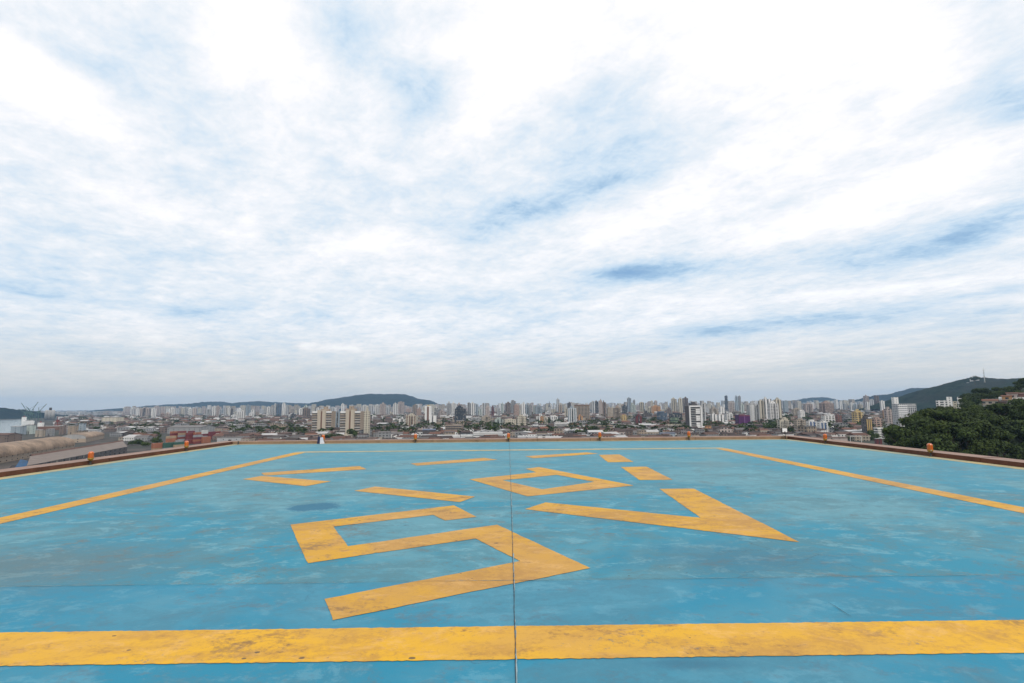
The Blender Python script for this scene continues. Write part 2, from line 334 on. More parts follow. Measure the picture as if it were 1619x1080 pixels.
# painted rim at the kerb foot
ragged(XL-.42, XL, YF, YB, .004, 100, .006, 'edge_line', M_yel2, 5, 'y'); ragged(XR, XR+.42, YF, YB, .004, 100, .006, 'edge_line', M_yel2, 6, 'y')
ragged(XL-.42, XR+.42, YB+.002, YB+.36, .004, 200, .0, 'edge_line', M_yel2, 7)
MARKS = [
 [(513, 947), (526, 980.5), (933, 898), (786, 829.5), (550, 863.5), (527.5, 832.5), (685, 814), (703.6, 822.8), (753.6, 817), (717.5, 799), (459, 829.5), (487, 890.5), (752, 851.5), (822.5, 887)],
 [(830, 805), (862, 794.2), (1108, 818.6), (1042.5, 772.9), (1097, 772.5), (1264, 857)],
 [(946.8, 719.2), (979, 718.4), (1001.8, 730.2), (961, 730.9)],
 [(981.8, 738.4), (1021.8, 737.7), (1063.5, 758.4), (1010.8, 758.9)],
 [(830, 721.3), (843, 724.6), (946, 717.4), (928, 715.2)],
 [(649, 732.8), (659, 736.2), (787, 726.9), (765, 723.8)],
 [(560, 776), (593.5, 769.2), (751, 785), (727, 793.9)],
 [(383, 757.7), (413.4, 752.4), (523.4, 761), (483.4, 768.7)],
 [(413, 747.6), (419, 752.0), (580, 741.9), (568.5, 736.9)],
]
def rough_edge(P, amp=.0065, step=.035, seed=0):
    r = random.Random(seed); out_ = []
    for a, b in zip(P, P[1:]+P[:1]):
        L = (b-a).length; n = max(1, int(L/step)); nn = Vector((-(b-a).y, (b-a).x, 0)).normalized(); dr = 0
        for i in range(n):
            dr = dr*.85+r.uniform(-.5, .5)*amp; out_.append(a.lerp(b, i/n)+nn*(dr if i else 0)*(2.6 if r.random() < .03 else 1))
    return out_
for k, mk in enumerate(MARKS):
    poly_sheet(rough_edge([ground(x, y, .004) for x, y in mk], seed=k), .004, 0, 'painted_letter', M_letter, pad)
# the letter shaped like a tilted square ring
out = [(742, 757.7), (795, 752.2), (848, 746.6), (831, 741.2), (852, 738.3), (1002, 767.4), (834, 784.8)]
inn = [(794, 759.2), (835, 755.5), (880, 750.7), (940, 761.8), (857, 773.6)]
bm = bmesh.new()
O_ = [bm.verts.new(ground(x, y, .004)) for x, y in out]; I_ = [bm.verts.new(ground(x, y, .004)) for x, y in inn]
for q in ((O_[0], O_[1], I_[1], I_[0]), (O_[1], O_[2], I_[2], I_[1]), (O_[2], O_[3], O_[4], I_[2]), (O_[4], O_[5], I_[3], I_[2]), (O_[5], O_[6], I_[4], I_[3]), (O_[6], O_[0], I_[0], I_[4])):
    f = bm.faces.new(q); f.normal_update()
    if f.normal.z < 0: f.normal_flip()
mesh_obj('painted_letter', bm, M_letter, pad)
# construction joints with flaking edges
M_joint = plain('joint_dark', (.035, .042, .048), .95, .4, 9); M_flake = plain('flaked_paint', (.24, .33, .36), .9, .3, 12)
def joint(along, c, a0, a1, wd, seed):
    r = random.Random(seed)
    for nm, mt_, z, ww, skip, off in (('joint_edge', M_flake, .007, wd*1.15, .45, wd*.55), ('joint', M_joint, .0095, wd*.55, .06, 0.0)):
        bm = bmesh.new(); n = int((a1-a0)/.035); prev = None; drift = 0
        for i in range(n+1):
            t = a0+(a1-a0)*i/n; drift += r.uniform(-.0012, .0012)*(wd/.009)**3; drift *= .97
            on = (math.sin(t*3.1+seed)+math.sin(t*7.7)*.7+r.uniform(-.8, .8)) > (skip*2-1)*1.2 if nm == "joint_edge" else True
            h = ww*(.5+r.uniform(-.22, .3))*(1 if on else .06); s_ = c+drift+off
            a, b = ((t, s_-h, z), (t, s_+h, z)) if along == 'x' else ((s_-h, t, z), (s_+h, t, z))
            cur = (bm.verts.new(a), bm.verts.new(b))
            if prev: bm.faces.new((prev[0], cur[0], cur[1], prev[1]) if along == 'x' else (prev[0], prev[1], cur[1], cur[0]))
            prev = cur
        mesh_obj(nm, bm, mt_, pad)
joint('y', .035, YF, YB, .009, 3); joint('x', 5.27, XL, XR, .0045, 8)
bm = bmesh.new(); a, b = ground(1309, 952, .0075), ground(1346, 974, .0075); d_ = (b-a).normalized(); n_ = Vector((-d_.y, d_.x, 0)); pv_ = None
for i in range(13):
    p_ = a.lerp(b, i/12)+n_*math.sin(i*.5)*.004; h_ = .0018*math.sin(math.pi*(i+.3)/12.6)+.0008; cur = (bm.verts.new(p_-n_*h_), bm.verts.new(p_+n_*h_))
    if pv_: bm.faces.new((pv_[0], cur[0], cur[1], pv_[1]))
    pv_ = cur
mesh_obj('scratch', bm, M_joint, pad)
# kerb: three long upstands, red-brown painted inner face, bare top
def kerb(x0, x1, y0, y1, inner, name):
    bm = bmesh.new(); h = .128
    L = max(x1-x0, y1-y0); n = int(L/2.4)
    for i in range(n):
        a, b = i/n, (i+1)/n; e = .008/L
        if x1-x0 > y1-y0: box(bm, x0+(x1-x0)*(a+e), x0+(x1-x0)*(b-e), y0, y1, -.3, h+rnd.uniform(-.004, .004), 0, 1)
        else: box(bm, x0, x1, y0+(y1-y0)*(a+e), y0+(y1-y0)*(b-e), -.3, h+rnd.uniform(-.004, .004), 0, 1)
    return mesh_obj('kerb', bm, [M_kerbred if inner else M_kerbtan, M_kerbtop], pad)
KI = .43
kerb(XL-KI-.62, XL-KI, YF, YB+.35, True, 'l'); kerb(XR+KI, XR+KI+.62, YF, YB+.35, True, 'r'); kerb(XL-KI-.62, XR+KI+.62, YB+.362, YB+.95, False, 'b')

# ------------------------------------------------------------------ edge lights
M_black = plain('black_rubber', (.02, .02, .02), .6, .3, 20); M_brass = plain('lamp_collar', (.33, .19, .03), .5, .4, 30, .3)
mt, nt, bs = new_mat('amber_glass'); M_amber = mt
bs.inputs['Base Color'].default_value = (.50, .105, .008, 1); bs.inputs['Roughness'].default_value = .18; bs.inputs['Coat Weight'].default_value = .5
M_steel = plain('galvanised_steel', (.45, .44, .42), .45, .3, 8, .6)
def edge_light(name):
    r = empty(name)
    bm = bmesh.new(); lathe(bm, [(.062, 0), (.062, .012), (.03, .02), (.024, .10), (.03, .135)], 16); mesh_obj('stem', bm, M_black, r)
    bm = bmesh.new(); lathe(bm, [(.03, .135), (.062, .165), (.088, .195), (.088, .232), (.078, .234)], 24); mesh_obj('collar', bm, M_brass, r)
    bm = bmesh.new(); pr = [(.078, .234)]
    for i in range(9):
        z = .236+i*.018; pr += [(.084, z), (.079, z+.009)]
    pr += [(.074, .41), (.055, .432), (.028, .443), (.005, .446)]
    lathe(bm, pr, 28); mesh_obj('lens', bm, M_amber, r)
    bm = bmesh.new(); box(bm, .088, .118, -.01, .01, .19, .225); mesh_obj('latch', bm, M_steel, r)
    return r
LIGHTS = [(139, 735.2, 'amber edge light on the left kerb, in front of the tan barrel roofs'), (283, 713.6, 'amber edge light on the left kerb, in front of the container yard'),
          (390, 700.8, None), (523.5, 698.8, 'amber edge light beside the dark blue and white box'), (663.5, 697.3, 'amber edge light on the far kerb, just left of the long striped block'),
          (804, 695.9, 'amber edge light on the far kerb, at the end of the long deck joint'), (944.6, 695.7, 'amber edge light on the far kerb, right of the white market sheds'),
          (1084, 694.8, 'amber edge light on the far kerb, below the white balcony tower'), (1341, 701.5, 'amber edge light on the right kerb, beside the goal frame'),
          (1487, 722, 'amber edge light on the right kerb, against the wooded hillside')]
def hide_from(px, py): return ground(px, py)
proto = None
def copy_tree(o, parent=None):
    c = o.copy(); COL.objects.link(c); c.parent = parent
    for ch in o.children: copy_tree(ch, c)
    return c
for (px, py, lb) in LIGHTS:
    p = ground(px, py)
    p.x = min(max(p.x, XL-KI+.07), XR+KI-.07); p.y = min(p.y, YB+.28)
    if lb is None:
        r = empty('edge_light_stub', p); tag(r, 'bare dark stub of an edge light at the left corner of the far kerb', 'edge light')
        bm = bmesh.new(); lathe(bm, [(.05, 0), (.05, .012), (.024, .02), (.03, .13), (.012, .14)], 14); mesh_obj('stem', bm, M_black, r)
        bm = bmesh.new(); lathe(bm, [(.012, .14), (.035, .15), (.035, .165)], 14); mesh_obj('collar', bm, M_brass, r)
        continue
    if proto is None: r = proto = edge_light('edge_light')
    else: r = copy_tree(proto)
    r.location = p; r.scale = (.92, .92, .92); r.rotation_euler.z = rnd.uniform(0, 6); tag(r, lb, 'edge light', 'amber edge lights round the helipad')
# white-faced floodlight on the far kerb
p = ground(1226, 692.5); p.y = YB+.28
fl = empty('floodlight', p, R(-6)); tag(fl, 'small square white-faced floodlight on a thin black stand at the far right kerb', 'floodlight')
bm = bmesh.new(); box(bm, -.02, .02, -.02, .02, 0, .36); box(bm, -.06, .06, -.05, .05, 0, .015); mesh_obj('stand', bm, M_black, fl)
M_dk = plain('dark_housing', (.05, .045, .045), .5, .3, 8)
bm = bmesh.new(); box(bm, -.125, .135, 0, .10, .27, .52); mesh_obj('housing', bm, M_dk, fl)
M_wh = plain('white_face', (.82, .79, .78), .5, .06, 6)
bm = bmesh.new(); box(bm, -.105, .105, -.012, -.001, .325, .505); mesh_obj('face', bm, M_wh, fl)
bm = bmesh.new(); lathe(bm, [(.03, .15), (.055, .165), (.055, .215), (.03, .23)], 14, -.07, -.04); mesh_obj('sensor', bm, plain('grey_plastic', (.5, .47, .44), .5, .1, 9), fl)
# dark blue and white box beside an edge light
p = ground(517, 699.5); p.y = YB+.25
fb = empty('equipment_box', p, R(14)); fb.scale = (1.0, 1.0, 1.0)
tag(fb, 'dark blue and white box with black handle, left of an amber light', 'box')
M_navy = plain('navy_plastic', (.012, .018, .06), .5, .2, 8); M_whp = plain('white_plastic', (.62, .62, .68), .5, .12, 9)
bm = bmesh.new()
vs = [(-.15, 0, 0), (-.03, 0, 0), (-.02, 0, .33), (-.12, 0, .33)]
a = [bm.verts.new((x, -.1, z)) for x, _, z in vs]; b = [bm.verts.new((x, .1, z)) for x, _, z in vs]
bm.faces.new(a[::-1]); bm.faces.new(b)
for i in range(4): bm.faces.new((a[i], a[(i+1) % 4], b[(i+1) % 4], b[i]))
bmesh.ops.recalc_face_normals(bm, faces=bm.faces); mesh_obj('navy_shell', bm, M_navy, fb)
bm = bmesh.new()
vs = [(-.027, 0), (.17, 0), (.13, .15), (.10, .30), (-.017, .28)]
a = [bm.verts.new((x, -.105, z)) for x, z in vs]; b = [bm.verts.new((x, .105, z)) for x, z in vs]
bm.faces.new(a[::-1]); bm.faces.new(b)
for i in range(5): bm.faces.new((a[i], a[(i+1) % 5], b[(i+1) % 5], b[i]))
bmesh.ops.recalc_face_normals(bm, faces=bm.faces); mesh_obj('white_shell', bm, M_whp, fb)
bm = bmesh.new(); box(bm, -.11, -.09, -.02, .02, .33, .40); box(bm, .02, .04, -.02, .02, .30, .40); box(bm, -.11, .04, -.02, .02, .401, .42); mesh_obj('handle', bm, M_black, fb)
#PART3
# ------------------------------------------------------------------ setting: ground, water, hills
def structure(o, label=None):
    o['kind'] = 'structure'
    if label: o['label'] = label
    return o
mt, nt, bs = new_mat('city_ground')
t = N(nt, 'ShaderNodeTexCoord'); o_ = t.outputs['Object']
v1 = N(nt, 'ShaderNodeTexVoronoi'); v1.inputs['Scale'].default_value = .045; nt.links.new(o_, v1.inputs['Vector'])
sc_ = N(nt, 'ShaderNodeSeparateColor'); nt.links.new(v1.outputs['Color'], sc_.inputs[0])
c = ramp(nt, sc_.outputs[0], [(0, (.018, .018, .012)), (.3, (.028, .022, .018)), (.6, (.045, .036, .030)), (.85, (.07, .056, .048)), (1, (.10, .085, .075))], 'CONSTANT')
c = mixc(nt, maprange(nt, noise(nt, o_, .008, 8, .7), .45, .6), c, (.018, .026, .012))
c = mixc(nt, mth(nt, 'MULTIPLY', noise(nt, o_, .3, 6, .7), .5), c, (.035, .030, .026))
nt.links.new(c, bs.inputs['Base Color']); bs.inputs['Roughness'].default_value = .95; M_ground = mt
bm = bmesh.new(); GR = 16000
box(bm, -GR, GR, -3000, GR, GZ-2, GZ); structure(mesh_obj('ground', bm, M_ground))
mt, nt, bs = new_mat('estuary_water'); bs.inputs['Base Color'].default_value = (.10, .13, .12, 1); bs.inputs['Roughness'].default_value = .12
t = N(nt, 'ShaderNodeTexCoord'); bp = N(nt, 'ShaderNodeBump'); bp.inputs['Strength'].default_value = .5; bp.inputs['Distance'].default_value = .6
nt.links.new(noise(nt, t.outputs['Object'], .12, 6, .7), bp.inputs['Height']); nt.links.new(bp.outputs[0], bs.inputs['Normal']); M_water = mt
wp = [ground(x, y, GZ+.3) for x, y in ((-260, 668), (-120, 665.5), (0, 664.2), (30, 663.2), (44, 663), (50, 668), (40, 673), (26, 679), (18, 687), (0, 690), (-120, 700), (-260, 714))]
poly_sheet(wp, GZ+.3, 0, 'water', M_water, None); structure(bpy.data.objects['water'])

def hill_mat(name, c0, c1, c2, sc):
    mt, nt, bs = new_mat(name); t = N(nt, 'ShaderNodeTexCoord'); o_ = t.outputs['Object']
    a = noise(nt, o_, sc, 10, .75); b = noise(nt, o_, sc*.12, 5, .6)
    c = mixc(nt, maprange(nt, a, .38, .62), c0, c1); c = mixc(nt, maprange(nt, b, .5, .7), c, c2)
    nt.links.new(c, bs.inputs['Base Color']); bs.inputs['Roughness'].default_value = 1; bs.inputs['Specular IOR Level'].default_value = .05
    bp = N(nt, 'ShaderNodeBump'); bp.inputs['Strength'].default_value = 1; bp.inputs['Distance'].default_value = 8
    nt.links.new(a, bp.inputs['Height']); nt.links.new(bp.outputs[0], bs.inputs['Normal']); return mt
M_hill = hill_mat('forested_hill', (.003, .011, .016), (.012, .027, .026), (.008, .018, .020), .02)  # forest greens pushed towards blue; the tint paints in part of the distance haze
from mathutils import noise as mn
def hill(name, prof, Y, depth, mat_, label, nx=260, ny=50, rough=6.0, front=.55, micro=60.0):
    """a ridge whose crest has the surveyed profile; real slopes to the front and to the back"""
    pts = []
    for x, y in prof: p = at_dist(x, y, Y); pts.append((p.x, p.z))
    bm = bmesh.new(); x0, x1 = pts[0][0], pts[-1][0]; grid = []
    for i in range(nx+1):
        x = x0+(x1-x0)*i/nx
        for (a, za), (b, zb) in zip(pts, pts[1:]):
            if a <= x <= b: k = (x-a)/(b-a); k = k*k*(3-2*k)*.5+k*.5; h = za+(zb-za)*k; break
        h = h-GZ; row = []
        for j in range(ny+1):
            t = j/ny; s = (t-front)/(front if t < front else 1-front)      # -1 front foot, 0 crest, 1 back foot
            e = math.cos(min(1, abs(s))*math.pi/2)**1.25
            yy = Y+s*depth*(front if s < 0 else 1-front)
            nz = mn.fractal(Vector((x/260.0, yy/260.0, Y*.01)), 1.0, 2.0, 5)*rough*3.2*(1-e*.72)+mn.fractal(Vector((x/40.0, yy/40.0, 3.3)), 1.0, 2.0, 4)*rough*.22
            spur = math.sin(x/ (depth*.16)+Y)*depth*.05*(1-e)*(-1 if s < 0 else 1)
            row.append(bm.verts.new((x, yy+spur, GZ-1+max(0, h*e+nz*min(1, h*e/20)+mn.fractal(Vector((x/micro, yy/micro, 9.1)), 1.0, 2.0, 3)*micro*.14*min(1, h*e/15)))))
        grid.append(row)
    for a, b in zip(grid, grid[1:]):
        for j in range(ny): f = bm.faces.new((a[j], b[j], b[j+1], a[j+1])); f.smooth = True
    o = mesh_obj('hill', bm, mat_); return structure(o, label)
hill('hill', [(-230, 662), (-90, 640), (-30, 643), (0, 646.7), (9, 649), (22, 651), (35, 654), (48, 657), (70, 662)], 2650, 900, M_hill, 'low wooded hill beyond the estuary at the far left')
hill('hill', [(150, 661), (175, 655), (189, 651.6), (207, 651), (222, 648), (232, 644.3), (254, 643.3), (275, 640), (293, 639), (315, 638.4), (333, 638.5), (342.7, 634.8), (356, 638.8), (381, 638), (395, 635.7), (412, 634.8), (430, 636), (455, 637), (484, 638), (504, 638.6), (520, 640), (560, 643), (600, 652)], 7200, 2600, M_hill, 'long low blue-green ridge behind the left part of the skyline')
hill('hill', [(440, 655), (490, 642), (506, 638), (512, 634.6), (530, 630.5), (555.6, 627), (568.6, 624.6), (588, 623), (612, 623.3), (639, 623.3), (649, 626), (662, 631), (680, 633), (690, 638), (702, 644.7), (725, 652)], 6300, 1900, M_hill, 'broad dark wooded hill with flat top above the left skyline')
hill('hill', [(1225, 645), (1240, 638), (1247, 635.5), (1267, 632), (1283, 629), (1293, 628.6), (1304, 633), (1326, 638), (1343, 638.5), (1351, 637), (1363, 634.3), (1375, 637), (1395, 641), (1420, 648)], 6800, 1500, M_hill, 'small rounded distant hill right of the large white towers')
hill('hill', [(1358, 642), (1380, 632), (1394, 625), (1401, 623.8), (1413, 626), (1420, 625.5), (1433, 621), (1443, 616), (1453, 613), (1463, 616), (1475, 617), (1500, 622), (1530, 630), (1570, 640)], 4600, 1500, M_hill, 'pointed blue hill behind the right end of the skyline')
hill('hill', [(1425, 648), (1440, 640), (1450, 636.5), (1464, 625), (1478, 617), (1500, 609), (1522, 602), (1532, 600), (1542, 598), (1555, 602), (1568, 602), (1592, 598.4), (1605, 600), (1617, 597.5), (1700, 585), (1850, 570), (2050, 600), (2250, 640)], 1900, 1000, hill_mat('nearer_forested_hill', (.004, .012, .011), (.020, .036, .022), (.024, .030, .024), .05), 'long wooded hill with houses and a mast along its crest', rough=7, nx=420, ny=110, micro=16.0)
# air: pale even haze in one closed box
hb = bmesh.new(); box(hb, -15800, 15800, -2900, 15800, GZ-5, 330)
mt = bpy.data.materials.new('haze_air'); mt.use_nodes = True; nt = mt.node_tree; nt.nodes.clear()
pv = N(nt, 'ShaderNodeVolumePrincipled'); pv.inputs['Color'].default_value = (.46, .70, 1.0, 1); pv.inputs['Density'].default_value = 5.6e-5; pv.inputs['Anisotropy'].default_value = .2
mo = N(nt, 'ShaderNodeOutputMaterial'); nt.links.new(pv.outputs[0], mo.inputs['Volume'])
hz_o = mesh_obj('haze', hb, mt); hz_o['kind'] = 'stuff'; hz_o['label'] = 'pale haze in the air over the city'
# ------------------------------------------------------------------ the city
C = dict(white=(.75, .73, .70), cream=(0.540, 0.486, 0.387), beige=(0.399, 0.340, 0.272), grey=(0.272, 0.272, 0.272), lgrey=(0.456, 0.456, 0.456), pink=(.46, .385, .35), tan=(0.357, 0.281, 0.212),
         brown=(.18, .135, .115), red=(.20, .10, .085), dred=(.13, .035, .04), ochre=(.50, .37, .17), blue=(.10, .15, .22), dglass=(.035, .045, .06), bgrey=(.30, .35, .39),
         pgreen=(0.450, 0.504, 0.468), orange=(.48, .26, .12), purple=(.075, .02, .09), dark=(.09, .08, .08), salmon=(.40, .285, .235), green=(.16, .24, .15))
WORD = dict(white='white', cream='cream', beige='beige', grey='grey', lgrey='pale grey', pink='pale pink', tan='tan', brown='brown', red='red-brown', dred='dark red', ochre='yellow', blue='blue',
            dglass='dark glass', bgrey='blue-grey', pgreen='pale green', orange='orange', purple='purple', dark='dark', salmon='salmon', green='green')
_rm = {}
def roofm(k='conc'):
    if k not in _rm:
        _rm[k] = {'conc': lambda: plain('roof_concrete', (.16, .145, .135), .9, .4, .35, rand=.4), 'tile': lambda: plain('roof_tile', (.135, .06, .038), .9, .5, 1.6, rand=.7),
                  'dtile': lambda: plain('roof_old_tile', (.055, .036, .031), .9, .5, 1.2, rand=.6), 'fibro': lambda: plain('roof_fibre_cement', (.13, .12, .115), .9, .5, .5, rand=.7),
                  'metal': lambda: plain('roof_white_metal', (.42, .41, .40), .55, .25, .3, rand=.3), 'rust': lambda: plain('roof_rust', (.11, .06, .045), .9, .5, .5, rand=.5),
                  'blue': lambda: plain('roof_blue_metal', (.05, .12, .30), .5, .3, .3), 'slate': lambda: plain('roof_slate', (.10, .12, .17), .7, .3, .3, rand=.3),
                  'tanroof': lambda: plain('roof_tan_sheet', (.275, .195, .135), .85, .75, .07, bump=.2), 'greyl': lambda: plain('roof_long_grey', (.18, .145, .125), .85, .3, .2), 'green': lambda: plain('roof_green', (.10, .17, .12), .8, .3, .3)}[k]()
    return _rm[k]
def plan(shape, w_, d_):
    hw_, hd = w_/2, d_/2
    if shape == 'H':
        a, b = w_*.14, d_*.22
        return [(-hw_, -hd), (-a, -hd), (-a, -hd+b), (a, -hd+b), (a, -hd), (hw_, -hd), (hw_, hd), (a, hd), (a, hd-b), (-a, hd-b), (-a, hd), (-hw_, hd)]
    if shape == 'cross':
        a, b = w_*.26, d_*.22
        return [(-hw_+a*.6, -hd), (hw_-a*.6, -hd), (hw_-a*.6, -hd+b), (hw_, -hd+b), (hw_, hd-b), (hw_-a*.6, hd-b), (hw_-a*.6, hd), (-hw_+a*.6, hd), (-hw_+a*.6, hd-b), (-hw_, hd-b), (-hw_, -hd+b), (-hw_+a*.6, -hd+b)]
    if shape == 'L': return [(-hw_, -hd), (0, -hd), (0, 0), (hw_, 0), (hw_, hd), (-hw_, hd)]
    if shape == 'round':
        return [(hw_*math.cos(2*math.pi*i/20), hd*math.sin(2*math.pi*i/20)) for i in range(20)]
    return [(-hw_, -hd), (hw_, -hd), (hw_, hd), (-hw_, hd)]
def inset(P, k, w_, d_): return [(x*(1-2*k/w_), y*(1-2*k/d_)) for x, y in P]
def tower_mesh(P, w_, d_, h, par=1.1):
    """walls with a parapet round a sunk roof"""
    bm = bmesh.new(); n = len(P); Q = inset(P, min(.45, w_*.05), w_, d_)
    lv = [[bm.verts.new((x, y, z)) for x, y in pp] for pp, z in ((P, 0), (P, h+par), (Q, h+par), (Q, h))]
    for a, b, mi in ((lv[0], lv[1], 0), (lv[1], lv[2], 0), (lv[2], lv[3], 0)):
        for i in range(n): f = bm.faces.new((a[i], a[(i+1) % n], b[(i+1) % n], b[i])); f.material_index = mi
    f = bm.faces.new(lv[3]); f.material_index = 1; f.normal_update()
    if f.normal.z < 0: f.normal_flip()
    bmesh.ops.triangulate(bm, faces=[f])
    bmesh.ops.recalc_face_normals(bm, faces=bm.faces); return bm
PLACED = []     # (px, py_top, colour, class, object)
def frame_of(x0, x1, base, rot=0.0, ratio=.7):
    """footprint from the surveyed left and right sight lines and the foot"""
    xm = (x0+x1)/2; g = ground(xm, base, GZ); dist = g.xy.length; th = math.atan2(g.x, g.y)
    a0, a1 = ray(x0, hor(x0)), ray(x1, hor(x1)); span = abs(math.atan2(a1.x, a1.y)-math.atan2(a0.x, a0.y))*dist
    rel = R(rot)+th                                   # turn against the sight line
    w_ = span/(abs(math.cos(rel))+ratio*abs(math.sin(rel))); d_ = w_*ratio
    ext = w_*abs(math.sin(rel))/2+d_*abs(math.cos(rel))/2
    k = (dist+ext)/dist
    return Vector((g.x*k, g.y*k, GZ)), w_*k, d_*k, R(rot), dist*k
def height_for(xm, top, g):
    d = ray(xm, top); L = math.hypot(d.x, d.y); return CAMH+d.z/L*g.xy.length-GZ
def roof_room(parent, w_, d_, h, mat_, r, kind=None):
    kind = kind or r.choice(['room', 'room', 'tank', 'double'])
    bm = bmesh.new(); ox, oy = r.uniform(-.12, .12)*w_, r.uniform(-.1, .1)*d_
    a, b, c_ = w_*r.uniform(.16, .30), d_*r.uniform(.16, .28), min(h*.18, r.uniform(3, 5.5))
    box(bm, ox-a, ox+a, oy-b, oy+b, h, h+c_, 0, 1)
    if kind == 'double': box(bm, ox-a*.45, ox+a*.5, oy-b*.6, oy+b*.6, h+c_, h+c_*1.7, 0, 1)
    if kind == 'tank': lathe(bm, [(a*.4, h+c_), (a*.42, h+c_*1.6), (.1, h+c_*1.75)], 10, ox, oy)
    o = mesh_obj('rooftop_room', bm, [mat_, roofm()], parent); return o
def tower(x0, x1, top, base, col, pat='punch', rot=0, ratio=.7, shape='box', label=None, cat='tower', name='apartment_tower', roof='conc', room=None, group=None, extra=None):
    g, w_, d_, rz, dist = frame_of(x0, x1, base, rot, ratio)
    h = max(4, height_for((x0+x1)/2, top, g)-1.1)
    r = random.Random(int(x0*7+base*13))
    room_h = 0
    P = plan(shape, w_, d_)
    wm = facade(C[col], pat)
    root = empty(name, g, rz)
    mesh_obj('wall', tower_mesh(P, w_, d_, h), [wm, roofm(roof)], root)
    if room != 'none': roof_room(root, w_, d_, h, facade(C[col], 'blank'), r, room)
    if extra: extra(root, w_, d_, h)
    if label: tag(root, label, cat, group)
    PLACED.append(((x0+x1)/2, top, col, h, root))
    return root
def win_mesh(w_, h_, mull=1):
    bm = bmesh.new(); box(bm, -w_/2, w_/2, -.06, .02, 0, h_, 0)
    return bm
M_glass = plain('window_glass', (.035, .042, .05), .12, .4, .5, rand=.8); M_frame = plain('window_frame', (.55, .54, .52), .6, .2, 2)
def windows(root, w_, d_, h, cols, rows, z0=3, ww=None, wh=1.5, x0=None, x1=None, sides=('f',), ztop=None):
    """real panes: each window an object, sharing one mesh"""
    x0 = -w_/2+w_*.04 if x0 is None else x0; x1 = w_/2-w_*.04 if x1 is None else x1
    px_ = (x1-x0)/cols; ww = ww or px_*.6; zt = ztop or h-1; pz = (zt-z0)/rows
    bm = bmesh.new(); box(bm, -ww/2, ww/2, -.14, -.04, 0, wh); 
    for a, b, c_, e in ((-ww/2-.12, ww/2+.12, -.16, 0), (-ww/2-.12, ww/2+.12, wh, wh+.16)): box(bm, a, b, -.22, -.03, c_, e, 1)
    me = None
    for i in range(cols):
        for j in range(rows):
            if me is None:
                o = mesh_obj('window', bm, [M_glass, M_frame], root); me = o.data
            else:
                o = bpy.data.objects.new('window', me); COL.objects.link(o); o.parent = root
            o.location = (x0+px_*(i+.5), -d_/2, z0+pz*j+pz*.25)
def slabs(root, name, w_, d_, zs, mat_, t=.35, out=.9, x0=None, x1=None):
    """projecting balconies or sun shades, one object for each storey"""
    for z in zs:
        bm = bmesh.new(); box(bm, x0 if x0 is not None else -w_/2, x1 if x1 is not None else w_/2, -d_/2-out, -d_/2+.2, z, z+t)
        mesh_obj(name, bm, mat_, root)
def fins(root, name, xs, d_, z0, z1, mat_, t=.5, out=.8):
    for x in xs:
        bm = bmesh.new(); box(bm, x-t, x+t, -d_/2-out, -d_/2+.2, z0, z1); mesh_obj(name, bm, mat_, root)
M_wpaint = plain('white_render', (.76, .75, .73), .8, .2, .3, streak=True); M_beigep = plain('beige_render', (.50, .43, .34), .85, .2, .25, streak=True)
M_dkr = plain('dark_recess', (.05, .045, .045), .8, .3, .5); M_brownp = plain('brown_render', (.20, .11, .08), .85, .3, .3); M_bluep = plain('blue_render', (.05, .10, .22), .6, .3, .3)
M_greyp = plain('grey_render', (.36, .35, .34), .85, .25, .3, streak=True); M_ochp = plain('ochre_render', (.60, .42, .18), .85, .2, .3)

# --- buildings with real parts
def twin(root, w_, d_, h):
    for k in (-1, 1):                                    # two beige cores with a dark slot between
        bm = bmesh.new(); box(bm, k*w_*.125-w_*.085, k*w_*.125+w_*.085, -d_/2-2.2, -d_/2+1, 0, h+3.5); mesh_obj('core_shaft', bm, M_beigep, root)
    bm = bmesh.new(); box(bm, -w_*.04, w_*.04, -d_/2-.8, -d_/2+1, 0, h+1.2); mesh_obj('stair_slot', bm, M_brownp, root)
    for k in (-1, 1):
        a, b = (-w_/2+.4, -w_*.215) if k < 0 else (w_*.215, w_/2-.4)
        windows(root, w_, d_, h, 5, 9, 2, ww=(b-a)/5*.74, wh=2.0, x0=a, x1=b, ztop=h)
        slabs(root, 'spandrel', w_, d_, [h*(i/9)+1.0 for i in (0, 2, 3, 5, 6, 9)], M_wpaint, .55, .35, a, b)
        bm = bmesh.new(); box(bm, a, b, -d_/2-.5, -d_/2+1, h-1.2, h+1.5); mesh_obj('cornice', bm, M_wpaint, root)
tower(492.5, 530, 650.5, 688, 'tan', 'blank', 0, .62, 'box', 'left one of the twin grey-and-beige blocks with a beige double core, wide podium in front', 'office block', 'office_block', extra=twin, room='double')
tower(537, 575, 650.5, 690, 'tan', 'blank', 0, .62, 'box', 'right one of the twin grey-and-beige blocks, with a cream wing on its right', 'office block', 'office_block', extra=twin, room='double')
tower(574.6, 584.5, 650, 692, 'cream', 'punch', 0, .9, 'box', 'narrow cream wing with small square windows at the right of the twin blocks', 'office block', 'office_block')
tower(529.6, 537.6, 652, 684, 'bgrey', 'slot', 0, .8, 'box', 'narrow grey link block standing between the twin beige-core blocks', 'office block', 'office_block')
tower(484, 512, 687.2, 694.8, 'salmon', 'band', 0, .35, 'box', 'low red-and-cream striped podium block left below the twin blocks', 'office block', 'office_block', room='none')
tower(529, 557, 687.2, 694.8, 'cream', 'wide', 0, .35, 'box', 'low cream podium block right below the twin blocks', 'office block', 'office_block', room='none')
tower(570, 608, 694.6, 698.5, 'beige', 'slot', 0, .2, 'box', 'very low beige arcade wall right of the twin blocks, just beyond the kerb', 'arcade', 'arcade_building', room='none')
